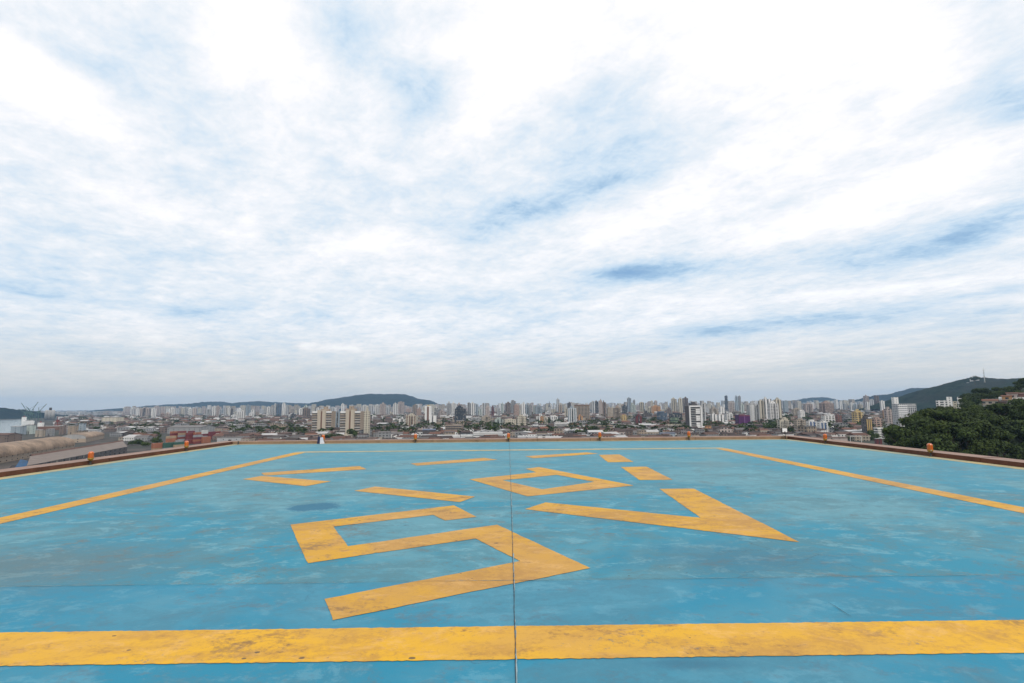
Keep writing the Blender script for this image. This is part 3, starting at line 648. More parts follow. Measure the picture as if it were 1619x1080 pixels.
def dglass(root, w_, d_, h):
    slabs(root, 'floor_band', w_, d_, [h*i/13 for i in range(1, 13)], plain('tinted_band', (.07, .085, .11), .3, .2, .5), .5, .12)
    for i in range(13): 
        bm = bmesh.new(); box(bm, -w_*.2, w_*.22, -d_/2-.3, -d_/2, h*i/13+.8, h*(i+1)/13-.5); mesh_obj('window', bm, M_glass, root)
tower(719, 737.2, 646, 671, 'dglass', 'glass', 0, .8, 'box', 'dark blue glass office tower with rounded corners, left of centre', 'office tower', 'office_tower', extra=dglass, room='double')
def balc(root, w_, d_, h):
    fins(root, 'corner_frame', (-w_/2+.9, w_/2-.9), d_, 0, h+2, M_wpaint, .95, 1.6)
    bm = bmesh.new(); box(bm, -w_/2, w_/2, -d_/2-1.6, -d_/2, h-.4, h+1.9); mesh_obj('top_frame', bm, M_wpaint, root)
    bm = bmesh.new(); box(bm, -w_/2-1, w_/2+1, -d_/2-1.9, -d_/2, 0, 3.6); mesh_obj('plinth', bm, M_wpaint, root)
    n = 13
    for i in range(1, n):
        z = 3.6+(h-4)*i/n
        bm = bmesh.new(); box(bm, -w_*.40, w_*.40, -d_/2-1.2, -d_/2, z, z+.45); mesh_obj('balcony', bm, M_wpaint, root)
        if i not in (4, 8, 12):
            bm = bmesh.new(); box(bm, w_*.04, w_*.36, -d_/2-.9, -d_/2, z+.5, z+(h-4)/n-.3); mesh_obj('white_panel', bm, M_wpaint, root)
        for k in (-.34, -.24, -.13): 
            bm = bmesh.new(); box(bm, w_*k, w_*(k+.07), -d_/2-.5, -d_/2, z+.5, z+(h-4)/n-.4); mesh_obj('window', bm, M_glass, root)
tower(1084.5, 1110.5, 642, 683, 'dark', 'blank', 4, .8, 'box', 'tall white-framed tower with stacked balconies and dark recesses, right of centre', 'tower', 'apartment_tower', extra=balc, room='double')
tower(1108.5, 1117, 638.5, 676, 'lgrey', 'slot', 0, 1.1, 'box', 'narrow grey tower tucked behind the right edge of the white-framed balcony tower', 'tower', 'apartment_tower')
def purple(root, w_, d_, h):
    mnet = plain('purple_netting', (.085, .018, .10), .95, .35, .3, streak=True)
    for a, b in ((-w_/2-.4, -.4), (.4, w_/2+.4)):
        bm = bmesh.new(); box(bm, a, b, -d_/2-1.2, -d_/2-.7, 1, h-1); mesh_obj('safety_net', bm, mnet, root)
    bm = bmesh.new(); box(bm, -.35, .5, -d_/2-1.3, -d_/2-.5, 0, h+2); mesh_obj('hoist_mast', bm, plain('violet_paint', (.25, .12, .28), .8, .2, .4), root)
    slabs(root, 'top_beam', w_, d_, [h-1], plain('red_brown_beam', (.22, .06, .07), .8, .2, .5), 1.2, 1.4)
tower(1163, 1186, 656, 676, 'purple', 'blank', 0, .8, 'box', 'building under construction wrapped in dark purple netting', 'building', 'construction_block', extra=purple, room='none')
def stripe_t(mid, frac=.2, mcol=None):
    def f(root, w_, d_, h):
        bm = bmesh.new(); box(bm, -w_*frac, w_*frac, -d_/2-.1, -d_/2+.4, 0, h*.99); mesh_obj('window_column', bm, mcol or M_dkr, root)
        fins(root, 'pilaster', (-w_*(frac+.05), w_*(frac+.05)), d_, 0, h+1.3, M_wpaint, w_*.04, .7)
        bm = bmesh.new(); box(bm, -w_*.18, w_*.18, -d_*.2, d_*.2, h, h+4); mesh_obj('rooftop_room', bm, mid, root)
    return f
tower(671.5, 682.5, 642, 669, 'white', 'blank', 0, .9, 'box', 'slim white tower with dark brown central stripe and ochre roof room', 'tower', 'apartment_tower', extra=stripe_t(M_ochp, .16, M_brownp), room='none')
tower(679, 690, 657, 675, 'white', 'blank', 0, .8, 'box', 'shorter white block with dark central slit beside the brown-striped white tower', 'block', 'apartment_block', extra=stripe_t(M_greyp, .08), room='none')
def browngrid(root, w_, d_, h):
    windows(root, w_, d_, h, 9, 11, 2, wh=2.0); bm = bmesh.new(); box(bm, -w_/2-.6, w_/2+.6, -d_/2-.8, d_/2, h+.9, h+3); mesh_obj('roof_slab', bm, M_brownp, root)
tower(908.5, 932.5, 641, 667, 'tan', 'blank', 0, .6, 'box', 'wide brown office block with regular rows of windows under a dark roof slab', 'office block', 'office_block', extra=browngrid, room='none')
def whgrid(c_, r_, wh=1.5): return lambda root, w_, d_, h: windows(root, w_, d_, h, c_, r_, 1.5, wh=wh)
tower(876.5, 897, 668, 681, 'white', 'blank', 0, .6, 'box', 'low white block with five even rows of small dark windows, below centre skyline', 'office block', 'office_block', extra=whgrid(9, 5), room='none')
tower(1052.5, 1081, 671, 682.5, 'cream', 'blank', 0, .5, 'box', 'low cream block with three rows of dark square openings, left of the balcony tower', 'office block', 'office_block', extra=whgrid(7, 3, 2.4), room='none')
tower(943, 969.5, 671, 682.5, 'tan', 'band', 0, .6, 'box', 'low beige flat-roofed block below the brown office block', 'office block', 'office_block', room='none')
def wingrid(root, w_, d_, h):
    fins(root, 'pilaster', [w_*k for k in (-.42, -.14, .14, .42)], d_, 0, h+.6, M_wpaint, w_*.035, .8); windows(root, w_, d_, h, 8, 12, 2, wh=1.5)
tower(898, 912, 645, 673, 'bgrey', 'blank', 0, .8, 'H', 'white-and-blue-grey ribbed tower left of the wide brown block', 'tower', 'apartment_tower', extra=wingrid, room='double')
def longb(root, w_, d_, h):
    slabs(root, 'white_band', w_, d_, [h*.15, h*.45, h*.75, h-.3], M_wpaint, 1.1, .3)
    windows(root, w_, d_, h, 24, 3, 1.5, wh=1.5)
tower(692, 728, 687.5, 696.5, 'lgrey', 'blank', 0, .25, 'box', 'left wing of the long low grey-and-white striped block beyond the far kerb', 'block', 'office_block', extra=longb, room='none', roof='metal')
tower(728.6, 748, 686.5, 696.5, 'bgrey', 'blank', 0, .45, 'box', 'blue middle section of the long low striped block beyond the far kerb', 'block', 'office_block', extra=longb, room='none', roof='slate')
tower(748.6, 795, 682.5, 696.3, 'lgrey', 'blank', 0, .25, 'box', 'right wing of the long low striped block, with white bands and blue panels', 'block', 'office_block', extra=longb, room='none', roof='metal')
def oldcol(root, w_, d_, h):
    windows(root, w_, d_, h, 10, 4, 1.5, wh=2.2); slabs(root, 'ledge', w_, d_, [h*.25, h*.5, h*.75, h], M_beigep, .6, .5)
tower(704, 733, 671.5, 688, 'brown', 'blank', -3, .6, 'box', 'old brown building with pale ledges, below the dark blue glass tower', 'building', 'old_building', extra=oldcol, roof='tile', room='none')
tower(630, 641, 662, 675, 'white', 'slot', 0, .9, 'L', 'white apartment block with brown stripes, left half of the pair below the flat hill', 'block', 'apartment_block')
def brst(root, w_, d_, h): fins(root, 'brown_pilaster', [w_*k for k in (-.36, -.12, .12, .36)], d_, 0, h+.8, M_brownp, w_*.035, .5)
tower(641, 660.5, 657, 676, 'cream', 'punch', 0, .7, 'H', 'cream apartment block with brown vertical pilasters, left of the brown-striped white tower', 'block', 'apartment_block', extra=brst, room='double')
tower(477.5, 490.2, 646, 666, 'brown', 'slot', 0, .8, 'box', 'red-brown tower left of the twin blocks', 'tower', 'apartment_tower')
tower(1037, 1057.5, 652, 668.5, 'blue', 'band', 0, .9, 'round', 'blue round-fronted glass building left of the balcony tower', 'office building', 'office_building', room='room')
tower(1057.5, 1079, 654, 667, 'dglass', 'glass', 0, .8, 'box', 'dark blue glass office building beside the round blue one', 'office building', 'office_building')
tower(1058, 1075, 660, 674, 'green', 'band', 0, .8, 'round', 'green-grey round-topped building in front of the dark glass one', 'building', 'round_building', room='none', roof='green')
tower(1015.6, 1031, 654.5, 667, 'dark', 'wide', 0, .8, 'box', 'dark brown boxy building with a grey front left of the round blue building', 'building', 'office_building')
tower(1004.5, 1015.3, 658, 676, 'dred', 'slot', 0, .8, 'box', 'dark red narrow building at the foot of the central skyline', 'building', 'apartment_block')
def bands(n): return lambda root, w_, d_, h: (slabs(root, 'balcony', w_, d_, [h*(i+.5)/n for i in range(n)], M_wpaint, 1.2, 1.0, -w_*.46, w_*.0), windows(root, w_, d_, h, 3, n, 2, x0=w_*.02, x1=w_*.46))
tower(1181.5, 1202, 640, 671, 'lgrey', 'slot', 0, .7, 'box', 'white tower with banded balconies and grey shafts, right of the purple netting', 'tower', 'apartment_tower', extra=bands(18), room='double')
tower(1200, 1210.5, 633.5, 668, 'cream', 'slot', 0, .9, 'H', 'left cream tower of the large white group', 'tower', 'apartment_tower', group='large white towers right of the purple netting')
tower(1206, 1222, 631, 668, 'white', 'slot', 0, .8, 'H', 'second tower of the large white group, cream-white and tallest', 'tower', 'apartment_tower', group='large white towers right of the purple netting', room='double')
tower(1214.5, 1232.5, 638, 669.5, 'white', 'balcony', 0, .7, 'H', 'front tower of the large white group, pale with a grey left stripe', 'tower', 'apartment_tower', group='large white towers right of the purple netting', room='double')
tower(1224, 1237.5, 632, 666, 'cream', 'slot', 0, .8, 'H', 'right tower of the large white group, cream with narrow slots', 'tower', 'apartment_tower', group='large white towers right of the purple netting', room='double')
tower(1238.5, 1247.5, 634, 656, 'bgrey', 'punch', 0, .9, 'box', 'slim grey tower just right of the large white towers', 'tower', 'apartment_tower')
tower(1294.5, 1321.5, 637.5, 658, 'salmon', 'band', 0, .7, 'cross', 'broad salmon-beige block with terraced top on the right skyline', 'tower', 'apartment_tower', room='double')
tower(1299, 1322, 657, 675, 'white', 'balcony', -4, .7, 'box', 'plain white slab block in front of the salmon block', 'block', 'apartment_block')
def bstr(root, w_, d_, h):
    for k in (-.25, .18):
        bm = bmesh.new(); box(bm, w_*(k-.09), w_*(k+.09), -d_/2-.4, -d_/2+.3, 0, h); mesh_obj('blue_panel', bm, M_bluep, root)
    fins(root, 'pilaster', [w_*k for k in (-.46, -.02, .44)], d_, 0, h+1, M_wpaint, w_*.05, .9)
tower(1275.5, 1292, 665.5, 685, 'white', 'punch', 0, .7, 'box', 'white block with two dark blue vertical panels, left one of a pair', 'block', 'apartment_block', extra=bstr)
tower(1293, 1309.5, 667, 686, 'white', 'punch', 0, .7, 'box', 'white block with dark blue panels, right one of the pair below the salmon block', 'block', 'apartment_block', extra=bstr)
tower(1255.5, 1275, 664, 685.5, 'beige', 'punch', 0, .7, 'H', 'beige apartment block with red-brown corners left of the blue-panelled pair', 'block', 'apartment_block')
tower(1229.6, 1251, 664, 684.5, 'cream', 'wide', 0, .6, 'L', 'cream apartment block with rows of dark windows behind the white floodlight', 'block', 'apartment_block', extra=whgrid(6, 7, 1.4), room='double')
tower(1321.5, 1332.5, 657, 676, 'red', 'punch', 0, .8, 'box', 'red-brown block right of the plain white slab block', 'block', 'apartment_block')
tower(1332, 1347.5, 656, 672, 'grey', 'band', 0, .8, 'box', 'mid grey square block left of the yellow ochre block', 'block', 'apartment_block')
tower(1348, 1367.5, 651.5, 677, 'ochre', 'balcony', 0, .7, 'H', 'yellow ochre apartment block with white lower floors on the right', 'block', 'apartment_block', room='double')
def ostr(root, w_, d_, h): fins(root, 'ochre_pilaster', [w_*k for k in (-.3, 0, .3)], d_, 0, h, M_ochp, w_*.06, .6)
tower(1363.5, 1381, 661.5, 690, 'dark', 'punch', 8, .8, 'box', 'dark-sided block with yellow vertical pilasters near the wooded hill', 'block', 'apartment_block', extra=ostr)
tower(1379.5, 1396, 662, 684, 'salmon', 'balcony', 0, .7, 'box', 'pinkish apartment block between the yellow-ribbed block and the wooded hill', 'block', 'apartment_block')
tower(1382.5, 1399, 676, 693.5, 'white', 'band', 0, .7, 'box', 'low white block with balcony bands at the foot of the wooded hill', 'block', 'apartment_block', extra=bands(6), room='none')
tower(1399.5, 1412.5, 646.5, 674, 'pink', 'balcony', 0, .7, 'box', 'pink-beige apartment block left of the banded white office block', 'block', 'apartment_block')
def bandw(root, w_, d_, h):
    slabs(root, 'white_band', w_, d_, [h*(i+.3)/11 for i in range(11)], M_wpaint, 1.5, .5, -w_/2, 0); windows(root, w_, d_, h, 4, 9, 3, x0=w_*.05, x1=w_*.48)
tower(1413, 1452, 638.5, 676, 'lgrey', 'punch', 0, .45, 'box', 'long white office block with horizontal bands rising behind the trees of the wooded hill', 'office block', 'office_block', extra=bandw, room='none')
tower(1413.5, 1424.5, 628, 674, 'white', 'blank', 0, .9, 'box', 'plain white tower top rising behind the banded office block', 'tower', 'apartment_tower', room='none')
# --- remaining recognisable towers: x0, x1, top, base, colour, pattern, shape, label
T = [
 (207, 213.5, 646.5, 660.5, 'lgrey', 'slot', 'box'), (214, 220, 646.3, 660.8, 'white', 'slot', 'box'), (220.3, 225, 646.5, 660.2, 'pink', 'slot', 'box'), (225.3, 228.3, 646, 660, 'dark', 'slot', 'box'), (229, 237, 646, 661, 'pink', 'slot', 'H'), (237.5, 246, 645.8, 661, 'white', 'slot', 'H'),
 (267, 277.5, 645.8, 660, 'white', 'slot', 'H'), (291, 294.5, 644, 659, 'lgrey', 'slot', 'box'), (296, 303.5, 646, 660, 'white', 'balcony', 'H'), (304, 310.5, 646, 660, 'pink', 'slot', 'box'), (324, 334, 647.5, 661, 'lgrey', 'slot', 'L'), (335, 340.5, 642.8, 660, 'white', 'slot', 'box'), (341, 346.5, 642.6, 660.5, 'pink', 'balcony', 'H'),
 (353, 357.8, 645, 660, 'lgrey', 'slot', 'box'), (360, 363.8, 645, 661, 'white', 'slot', 'box'), (363.9, 367.5, 646.5, 661, 'dark', 'slot', 'box'), (374, 380, 651, 667, 'white', 'slot', 'box'), (380.5, 387, 650.5, 667, 'white', 'slot', 'box'), (387.5, 396, 641, 660, 'bgrey', 'slot', 'H'), (397, 402.5, 648, 661, 'white', 'slot', 'box'),
 (420, 428, 644, 660, 'white', 'slot', 'H'), (428.2, 432, 646, 660, 'lgrey', 'slot', 'box'), (433, 436, 638.5, 659, 'white', 'slot', 'box'), (436.2, 445, 638.6, 659, 'blue', 'slot', 'box'), (445.2, 451, 638, 659.5, 'white', 'slot', 'box'), (451.6, 456, 641, 659.5, 'lgrey', 'slot', 'box'), (459, 468, 655, 664, 'dglass', 'glass', 'box'), (472, 479, 646.5, 662, 'white', 'slot', 'L'), (480, 486, 641.5, 661, 'pgreen', 'slot', 'box'),
 (499, 507, 645, 659, 'white', 'slot', 'box'), (510, 519, 645, 658, 'white', 'balcony', 'H'), (520, 529, 645.5, 658, 'lgrey', 'slot', 'H'), (539, 544.2, 639, 656, 'white', 'slot', 'box'), (553, 559.5, 641, 657, 'lgrey', 'slot', 'H'), (562, 567.5, 644.5, 658, 'grey', 'slot', 'box'), (571.5, 582, 641, 659, 'white', 'slot', 'H'), (583, 589.5, 641.5, 657, 'lgrey', 'slot', 'box'), (592, 599.5, 641, 658, 'white', 'slot', 'H'), (600, 609.5, 638.5, 659, 'pink', 'balcony', 'H'), (610, 616, 644, 658, 'lgrey', 'slot', 'box'),
 (621, 629, 638.5, 660, 'white', 'slot', 'box'), (628.6, 639, 635.5, 656.5, 'pink', 'balcony', 'H'), (652.5, 660, 640.5, 657, 'tan', 'slot', 'H'), (658.2, 666.2, 646, 662, 'salmon', 'punch', 'box'), (687, 692.5, 645, 664, 'white', 'glass', 'box'), (693.5, 703, 649.5, 664, 'pink', 'balcony', 'H'),
 (706, 713, 638, 660, 'lgrey', 'balcony', 'H'), (713.3, 720, 637.6, 659.5, 'white', 'balcony', 'box'), (722, 730, 639, 657, 'pink', 'slot', 'H'), (739, 744, 637, 660, 'grey', 'slot', 'box'), (744.3, 750.5, 637.8, 660.3, 'white', 'slot', 'box'), (752, 756, 640, 659, 'bgrey', 'slot', 'box'), (757, 761.5, 647, 661, 'pgreen', 'slot', 'box'), (762, 767, 638, 660, 'lgrey', 'slot', 'box'), (767.4, 774, 643.5, 661, 'pink', 'punch', 'H'), (777, 781, 643.7, 664, 'dred', 'wide', 'box'), (785, 791, 646, 660, 'lgrey', 'balcony', 'box'), (792, 796.5, 638.5, 656, 'pgreen', 'slot', 'round'), (799, 807.5, 637, 658, 'brown', 'slot', 'box'), (808, 815.6, 634, 659, 'grey', 'slot', 'box'),
 (743, 761, 660, 671, 'lgrey', 'band', 'box'), (761.5, 776, 659, 674, 'beige', 'punch', 'L'), (781, 796, 662.8, 677.5, 'pgreen', 'slot', 'H'), (797, 816, 663, 677, 'cream', 'punch', 'box'), (817, 832, 658, 679.5, 'cream', 'punch', 'H'), (812, 821, 640.5, 662, 'salmon', 'punch', 'box'), (824.6, 830.5, 638, 659, 'white', 'slot', 'box'), (831, 836, 640, 660, 'bgrey', 'slot', 'box'), (836.4, 841, 641, 660, 'grey', 'punch', 'box'), (843, 846, 642, 658, 'pgreen', 'slot', 'box'), (846.4, 857, 642.3, 661, 'bgrey', 'balcony', 'H'), (848, 854, 659.5, 671, 'white', 'slot', 'box'), (854.3, 859.7, 659, 672, 'orange', 'punch', 'box'), (860, 865.5, 660, 671, 'cream', 'slot', 'box'), (870, 883, 658.8, 670, 'white', 'balcony', 'L'),
 (880, 885, 631.5, 655, 'lgrey', 'slot', 'box'), (883.3, 889, 640.5, 658, 'tan', 'slot', 'box'), (893, 898.5, 646.5, 663, 'cream', 'slot', 'box'), (897.5, 903, 637, 658, 'dark', 'wide', 'box'), (884, 896, 660.5, 669, 'brown', 'punch', 'box'), (914, 921.5, 658, 672, 'orange', 'slot', 'box'), (936, 940.5, 634.6, 657, 'lgrey', 'slot', 'box'), (941, 946.5, 635, 658, 'dark', 'glass', 'box'), (947, 953, 633.5, 661, 'pink', 'punch', 'box'), (953, 958.6, 636, 663, 'brown', 'slot', 'H'), (959.5, 970, 645, 666, 'beige', 'punch', 'box'), (970.3, 981.7, 644.5, 667, 'tan', 'band', 'H'),
 (983.5, 992, 642, 657, 'dglass', 'glass', 'box'), (992.2, 998.6, 629.6, 654, 'bgrey', 'slot', 'box'), (996.5, 1006, 640, 658, 'pgreen', 'balcony', 'H'), (1001, 1005, 633, 653, 'grey', 'slot', 'box'), (981.5, 992, 657, 669, 'ochre', 'balcony', 'box'), (1011.3, 1018.7, 636.5, 656, 'cream', 'slot', 'H'), (1029, 1033, 634, 652, 'cream', 'slot', 'box'), (1035, 1040, 634, 652, 'pink', 'slot', 'box'), (1030, 1045, 642.5, 657, 'orange', 'punch', 'H'), (1054, 1061, 646, 658, 'brown', 'slot', 'box'), (1061.8, 1071, 631, 655, 'cream', 'slot', 'H'), (1073, 1080, 630.5, 656, 'cream', 'slot', 'H'), (1080, 1089, 629.5, 654, 'brown', 'slot', 'H'),
 (1089.5, 1101, 637.6, 655, 'dark', 'band', 'box'), (1115, 1122, 644, 658, 'lgrey', 'punch', 'box'), (1124, 1134, 655, 671, 'white', 'slot', 'box'), (1134.4, 1145, 655.5, 671.5, 'white', 'slot', 'H'), (1146.3, 1152.3, 626, 652, 'blue', 'glass', 'round'), (1152.6, 1162, 636.8, 656, 'pink', 'balcony', 'box'), (1163.2, 1168, 627, 652, 'bgrey', 'slot', 'box'), (1168.3, 1172.6, 626.5, 652.5, 'grey', 'punch', 'box'), (1171.5, 1177.2, 640, 656, 'pgreen', 'slot', 'box'), (1145.5, 1162, 654, 669, 'white', 'balcony', 'L'), (1122, 1136, 646, 660, 'beige', 'balcony', 'H'), (1137, 1146, 644.5, 659, 'white', 'wide', 'box'), (1181, 1198, 669, 680, 'white', 'band', 'box'),
 (1271, 1286.5, 638.8, 657, 'pink', 'slot', 'H'), (1252, 1270, 647, 662, 'beige', 'balcony', 'H'), (1262, 1276, 650, 668, 'white', 'punch', 'L'), (1328.2, 1332.3, 634, 650, 'white', 'slot', 'box'), (1333, 1341, 638.5, 652, 'lgrey', 'slot', 'H'), (1344, 1350, 637.5, 652, 'white', 'slot', 'box'), (1350.3, 1355, 639, 652, 'bgrey', 'slot', 'box'), (1366.5, 1375.6, 626, 650, 'pink', 'slot', 'H'), (1370, 1376, 636, 654, 'white', 'slot', 'box'), (1376.5, 1383, 632, 652, 'lgrey', 'slot', 'box'), (1383.3, 1392, 626, 650, 'brown', 'slot', 'H'), (1392.5, 1400.3, 634, 655, 'white', 'slot', 'H'), (1396, 1409, 648.5, 664, 'orange', 'balcony', 'box'), (1356, 1366, 640, 652, 'cream', 'slot', 'box'),
]
for i, (a, b, tp, bs_, col, pt, shp) in enumerate(T):
    tower(a, b, tp, bs_, col, pt, rnd.uniform(-14, 14), rnd.uniform(.6, .95), shp, None, roof='conc')
# --- landmarks of another shape
def simple(name, label, cat, x, base, build, rz=0.0, group=None):
    g = ground(x, base, GZ); r = empty(name, g, rz); build(r, g); tag(r, label, cat, group); return r
def spire(r, g):
    h = height_for(869, 634, g)
    bm = bmesh.new(); box(bm, -5, 5, -5, 5, 0, h*.55); mesh_obj('tower_base', bm, M_greyp, r)
    bm = bmesh.new(); lathe(bm, [(5.2, h*.55), (4.6, h*.62), (2.2, h*.8), (.3, h)], 8); mesh_obj('spire', bm, plain('spire_stone', (.13, .14, .15), .8, .2, .3), r)
    bm = bmesh.new(); box(bm, -8, 8, 5.1, 38, 0, h*.32); mesh_obj('nave', bm, M_greyp, r)
simple('church', 'grey church with a thin pointed spire in the central skyline', 'church', 869, 655, spire)
def mastb(x, top, base, r0=.5):
    def f(r, g):
        h = height_for(x, top, g); bm = bmesh.new()
        for sx in (-1, 1):
            for sy in (-1, 1): 
                v = [bm.verts.new(p) for p in ((sx*r0*3, sy*r0*3, 0), (sx*r0*3+.3, sy*r0*3, 0), (sx*.3+.3, sy*.3, h), (sx*.3, sy*.3, h))]; bm.faces.new(v)
        for i in range(12):
            z = h*i/12; k = r0*3*(1-i/12)+.3; box(bm, -k, k, -k, k, z, z+.3)
        mesh_obj('lattice', bm, M_steel, r)
    return f
CAT_LIST = []
# --- low buildings with their own shapes
def shed_mesh(w_, d_, h, pitch=.18, axis='x', over=.5):
    bm = bmesh.new(); hw_, hd = w_/2, d_/2; rz = h+pitch*(hd if axis == 'x' else hw_)
    if axis == 'x': A = [(-hw_, -hd), (hw_, -hd), (hw_, hd), (-hw_, hd)]; r0, r1 = (-hw_, 0), (hw_, 0)
    else: A = [(-hw_, -hd), (hw_, -hd), (hw_, hd), (-hw_, hd)]; r0, r1 = (0, -hd), (0, hd)
    lo = [bm.verts.new((x, y, 0)) for x, y in A]; hi = [bm.verts.new((x, y, h)) for x, y in A]
    for i in range(4): bm.faces.new((lo[i], lo[(i+1) % 4], hi[(i+1) % 4], hi[i]))
    ra, rb = bm.verts.new((*r0, rz)), bm.verts.new((*r1, rz))
    if axis == 'x': bm.faces.new((hi[3], hi[0], ra)); bm.faces.new((hi[1], hi[2], rb))
    else: bm.faces.new((hi[0], hi[1], ra)); bm.faces.new((hi[2], hi[3], rb))
    # roof planes proud of the walls, with thickness
    def plane(p, q, r_, s):
        t = .12; a = [bm.verts.new(v) for v in (p, q, r_, s)]; b = [bm.verts.new((v[0], v[1], v[2]+t)) for v in (p, q, r_, s)]
        f = bm.faces.new(b); f.material_index = 1; f2 = bm.faces.new(a[::-1]); f2.material_index = 1
        for i in range(4): f = bm.faces.new((a[i], a[(i+1) % 4], b[(i+1) % 4], b[i])); f.material_index = 1
    o = over; e = .03; zz_ = h-o*pitch+e
    if axis == 'x':
        plane((-hw_-o, -hd-o, zz_), (hw_+o, -hd-o, zz_), (hw_+o, 0, rz+e), (-hw_-o, 0, rz+e)); plane((-hw_-o, 0, rz+e), (hw_+o, 0, rz+e), (hw_+o, hd+o, zz_), (-hw_-o, hd+o, zz_))
    else:
        plane((-hw_-o, -hd-o, zz_), (0, -hd-o, rz+e), (0, hd+o, rz+e), (-hw_-o, hd+o, zz_)); plane((0, -hd-o, rz+e), (hw_+o, -hd-o, zz_), (hw_+o, hd+o, zz_), (0, hd+o, rz+e))
    return bm
def shed(x0, x1, top, base, wallc, roof, label, name='warehouse', cat='warehouse', ratio=.6, rot=0, axis='x', pitch=.18, pat='blank', bays=1, group=None):
    g, w_, d_, rz, dist = frame_of(x0, x1, base, rot, ratio)
    H_ = height_for((x0+x1)/2, top, g); h = max(2.6, H_-pitch*(d_ if axis == 'x' else w_/bays)*.5)
    root = empty(name, g, rz)
    for b in range(bays):
        bw = w_/bays; bm = shed_mesh(bw-.4*(bays > 1), d_, h, pitch, axis, .05 if bays > 1 else .5)
        o = mesh_obj('hall', bm, [facade(C[wallc], pat), roofm(roof)], root); o.location.x = -w_/2+bw*(b+.5)
    bm = bmesh.new(); box(bm, -w_*.06, w_*.06, -d_/2-.15, -d_/2+.1, 0, min(h*.7, 4.5)); mesh_obj('door', bm, M_dkr, root)
    if label: tag(root, label, cat, group)
    return root
shed(160, 195.5, 659.5, 674, 'cream', 'conc', 'big cream warehouse with a blank front on the left waterfront', ratio=.6, pitch=.05)
shed(208, 263.5, 677, 684.5, 'lgrey', 'metal', 'long white-roofed shed left of the container yard', ratio=.7, pitch=.12)
shed(265, 340, 672.5, 686, 'grey', 'fibro', 'very large plain grey warehouse roof behind the container yard', ratio=.75, pitch=.14)
shed(213, 232, 665, 673, 'beige', 'conc', 'small beige flat building behind the white-roofed shed', ratio=.5, pitch=.04)
shed(106.6, 123, 673, 688, 'tan', 'metal', 'tan cube building with a white roof edge behind the barrel roofs', ratio=.8, pitch=.04)
shed(123.4, 135, 669.5, 687, 'bgrey', 'slate', 'dark grey square building right of the tan cube building', ratio=.9, pitch=.04)
shed(93, 104, 673, 687, 'brown', 'metal', 'small brown building with white roof left of the tan cube building', ratio=.9, pitch=.05)
shed(135, 160, 679, 686, 'lgrey', 'metal', 'low white-roofed shed in front of the big cream warehouse', ratio=.6, pitch=.1)
shed(16, 41, 673.5, 687.5, 'bgrey', 'metal', 'open white-roofed quay shed with dark lower wall by the water', ratio=.7, pitch=.12)
shed(40.5, 56, 672.5, 686.5, 'pgreen', 'metal', 'pale grey-green square silo block by the water', ratio=.9, pitch=.02)
shed(55, 71, 679.5, 691, 'beige', 'metal', 'small pale shed left behind the long barrel roof', ratio=.7, pitch=.12)
shed(72, 86, 678, 690, 'grey', 'metal', 'small shed with twin pale roofs behind the long barrel roof', ratio=.7, pitch=.1, bays=2, axis='y')
shed(-40, 34, 685, 704, 'brown', 'rust', 'dark brown rusty roof at the far left edge behind the barrel roof', ratio=.5, pitch=.2)
shed(400, 436, 688, 697.4, 'brown', 'dtile', 'dark brown long shed beyond the left corner of the far kerb', ratio=.5, pitch=.16)
shed(437, 472, 687, 697, 'brown', 'dtile', 'second dark brown long shed, closer to the striped podium', ratio=.5, pitch=.16)
shed(414, 436, 674, 680, 'bgrey', 'blue', 'small shed with a bright blue roof left of the twin blocks', ratio=.6, pitch=.14)
shed(343, 396, 690.5, 701, 'lgrey', 'fibro', 'pale grey shed right of the container yard', ratio=.6, pitch=.12, bays=2)
shed(632, 660, 688.5, 696.8, 'bgrey', 'fibro', 'grey-roofed shed right of the arcade wall', ratio=.5, pitch=.15)
shed(655, 663, 680, 686, 'orange', 'tile', 'small orange house below the striped white tower', 'house', 'house')
shed(668, 690, 678, 690, 'dark', 'slate', 'dark blue-roofed shed left of the old brown building', ratio=.7, pitch=.25)
shed(818, 847, 689, 695.5, 'lgrey', 'metal', 'left one of the white-roofed market sheds beyond the middle of the kerb', ratio=.5, pitch=.14, group='white market sheds', bays=2)
shed(849, 893, 686.5, 694.5, 'white', 'fibro', 'long middle market shed with a white arcade front', ratio=.45, pitch=.12, group='white market sheds', pat='wide')
shed(893.5, 932, 687, 694, 'white', 'metal', 'right one of the market sheds with a broad white roof edge', ratio=.6, pitch=.12, group='white market sheds')
shed(1010, 1043, 686.5, 694, 'beige', 'fibro', 'beige shed left of the blue-roofed hall beyond the kerb', ratio=.5)
shed(1042, 1068, 684, 694, 'bgrey', 'slate', 'blue-grey roofed hall just beyond the kerb, left of the balcony tower', ratio=.5)
shed(1086, 1100, 685.5, 694, 'lgrey', 'slate', 'low blue-roofed shed in front of the balcony tower', ratio=.5)
shed(1100.5, 1122, 686, 692.5, 'red', 'rust', 'low red-brown shed right of the balcony tower foot', ratio=.5)
shed(1134, 1150, 683, 690.5, 'white', 'dtile', 'white open shed under a dark roof right of the balcony tower', ratio=.5)
shed(1180, 1199, 678.5, 683.5, 'blue', 'blue', 'bright blue shed right below the purple-netted building', ratio=.5, pitch=.06)
shed(1114.5, 1125, 673, 683.5, 'orange', 'tile', 'orange-yellow house beside the balcony tower', 'house', 'house', ratio=.7)
shed(1264.5, 1296, 684, 690.6, 'pgreen', 'green', 'long green-grey shed below the blue-panelled pair', ratio=.4, pitch=.06)
shed(1309, 1320, 683.5, 689.5, 'ochre', 'fibro', 'small yellow shed below the plain white slab block', ratio=.6)
shed(1320.5, 1339, 683, 690, 'lgrey', 'metal', 'pale shed left of the amber light and goal frame', ratio=.5)
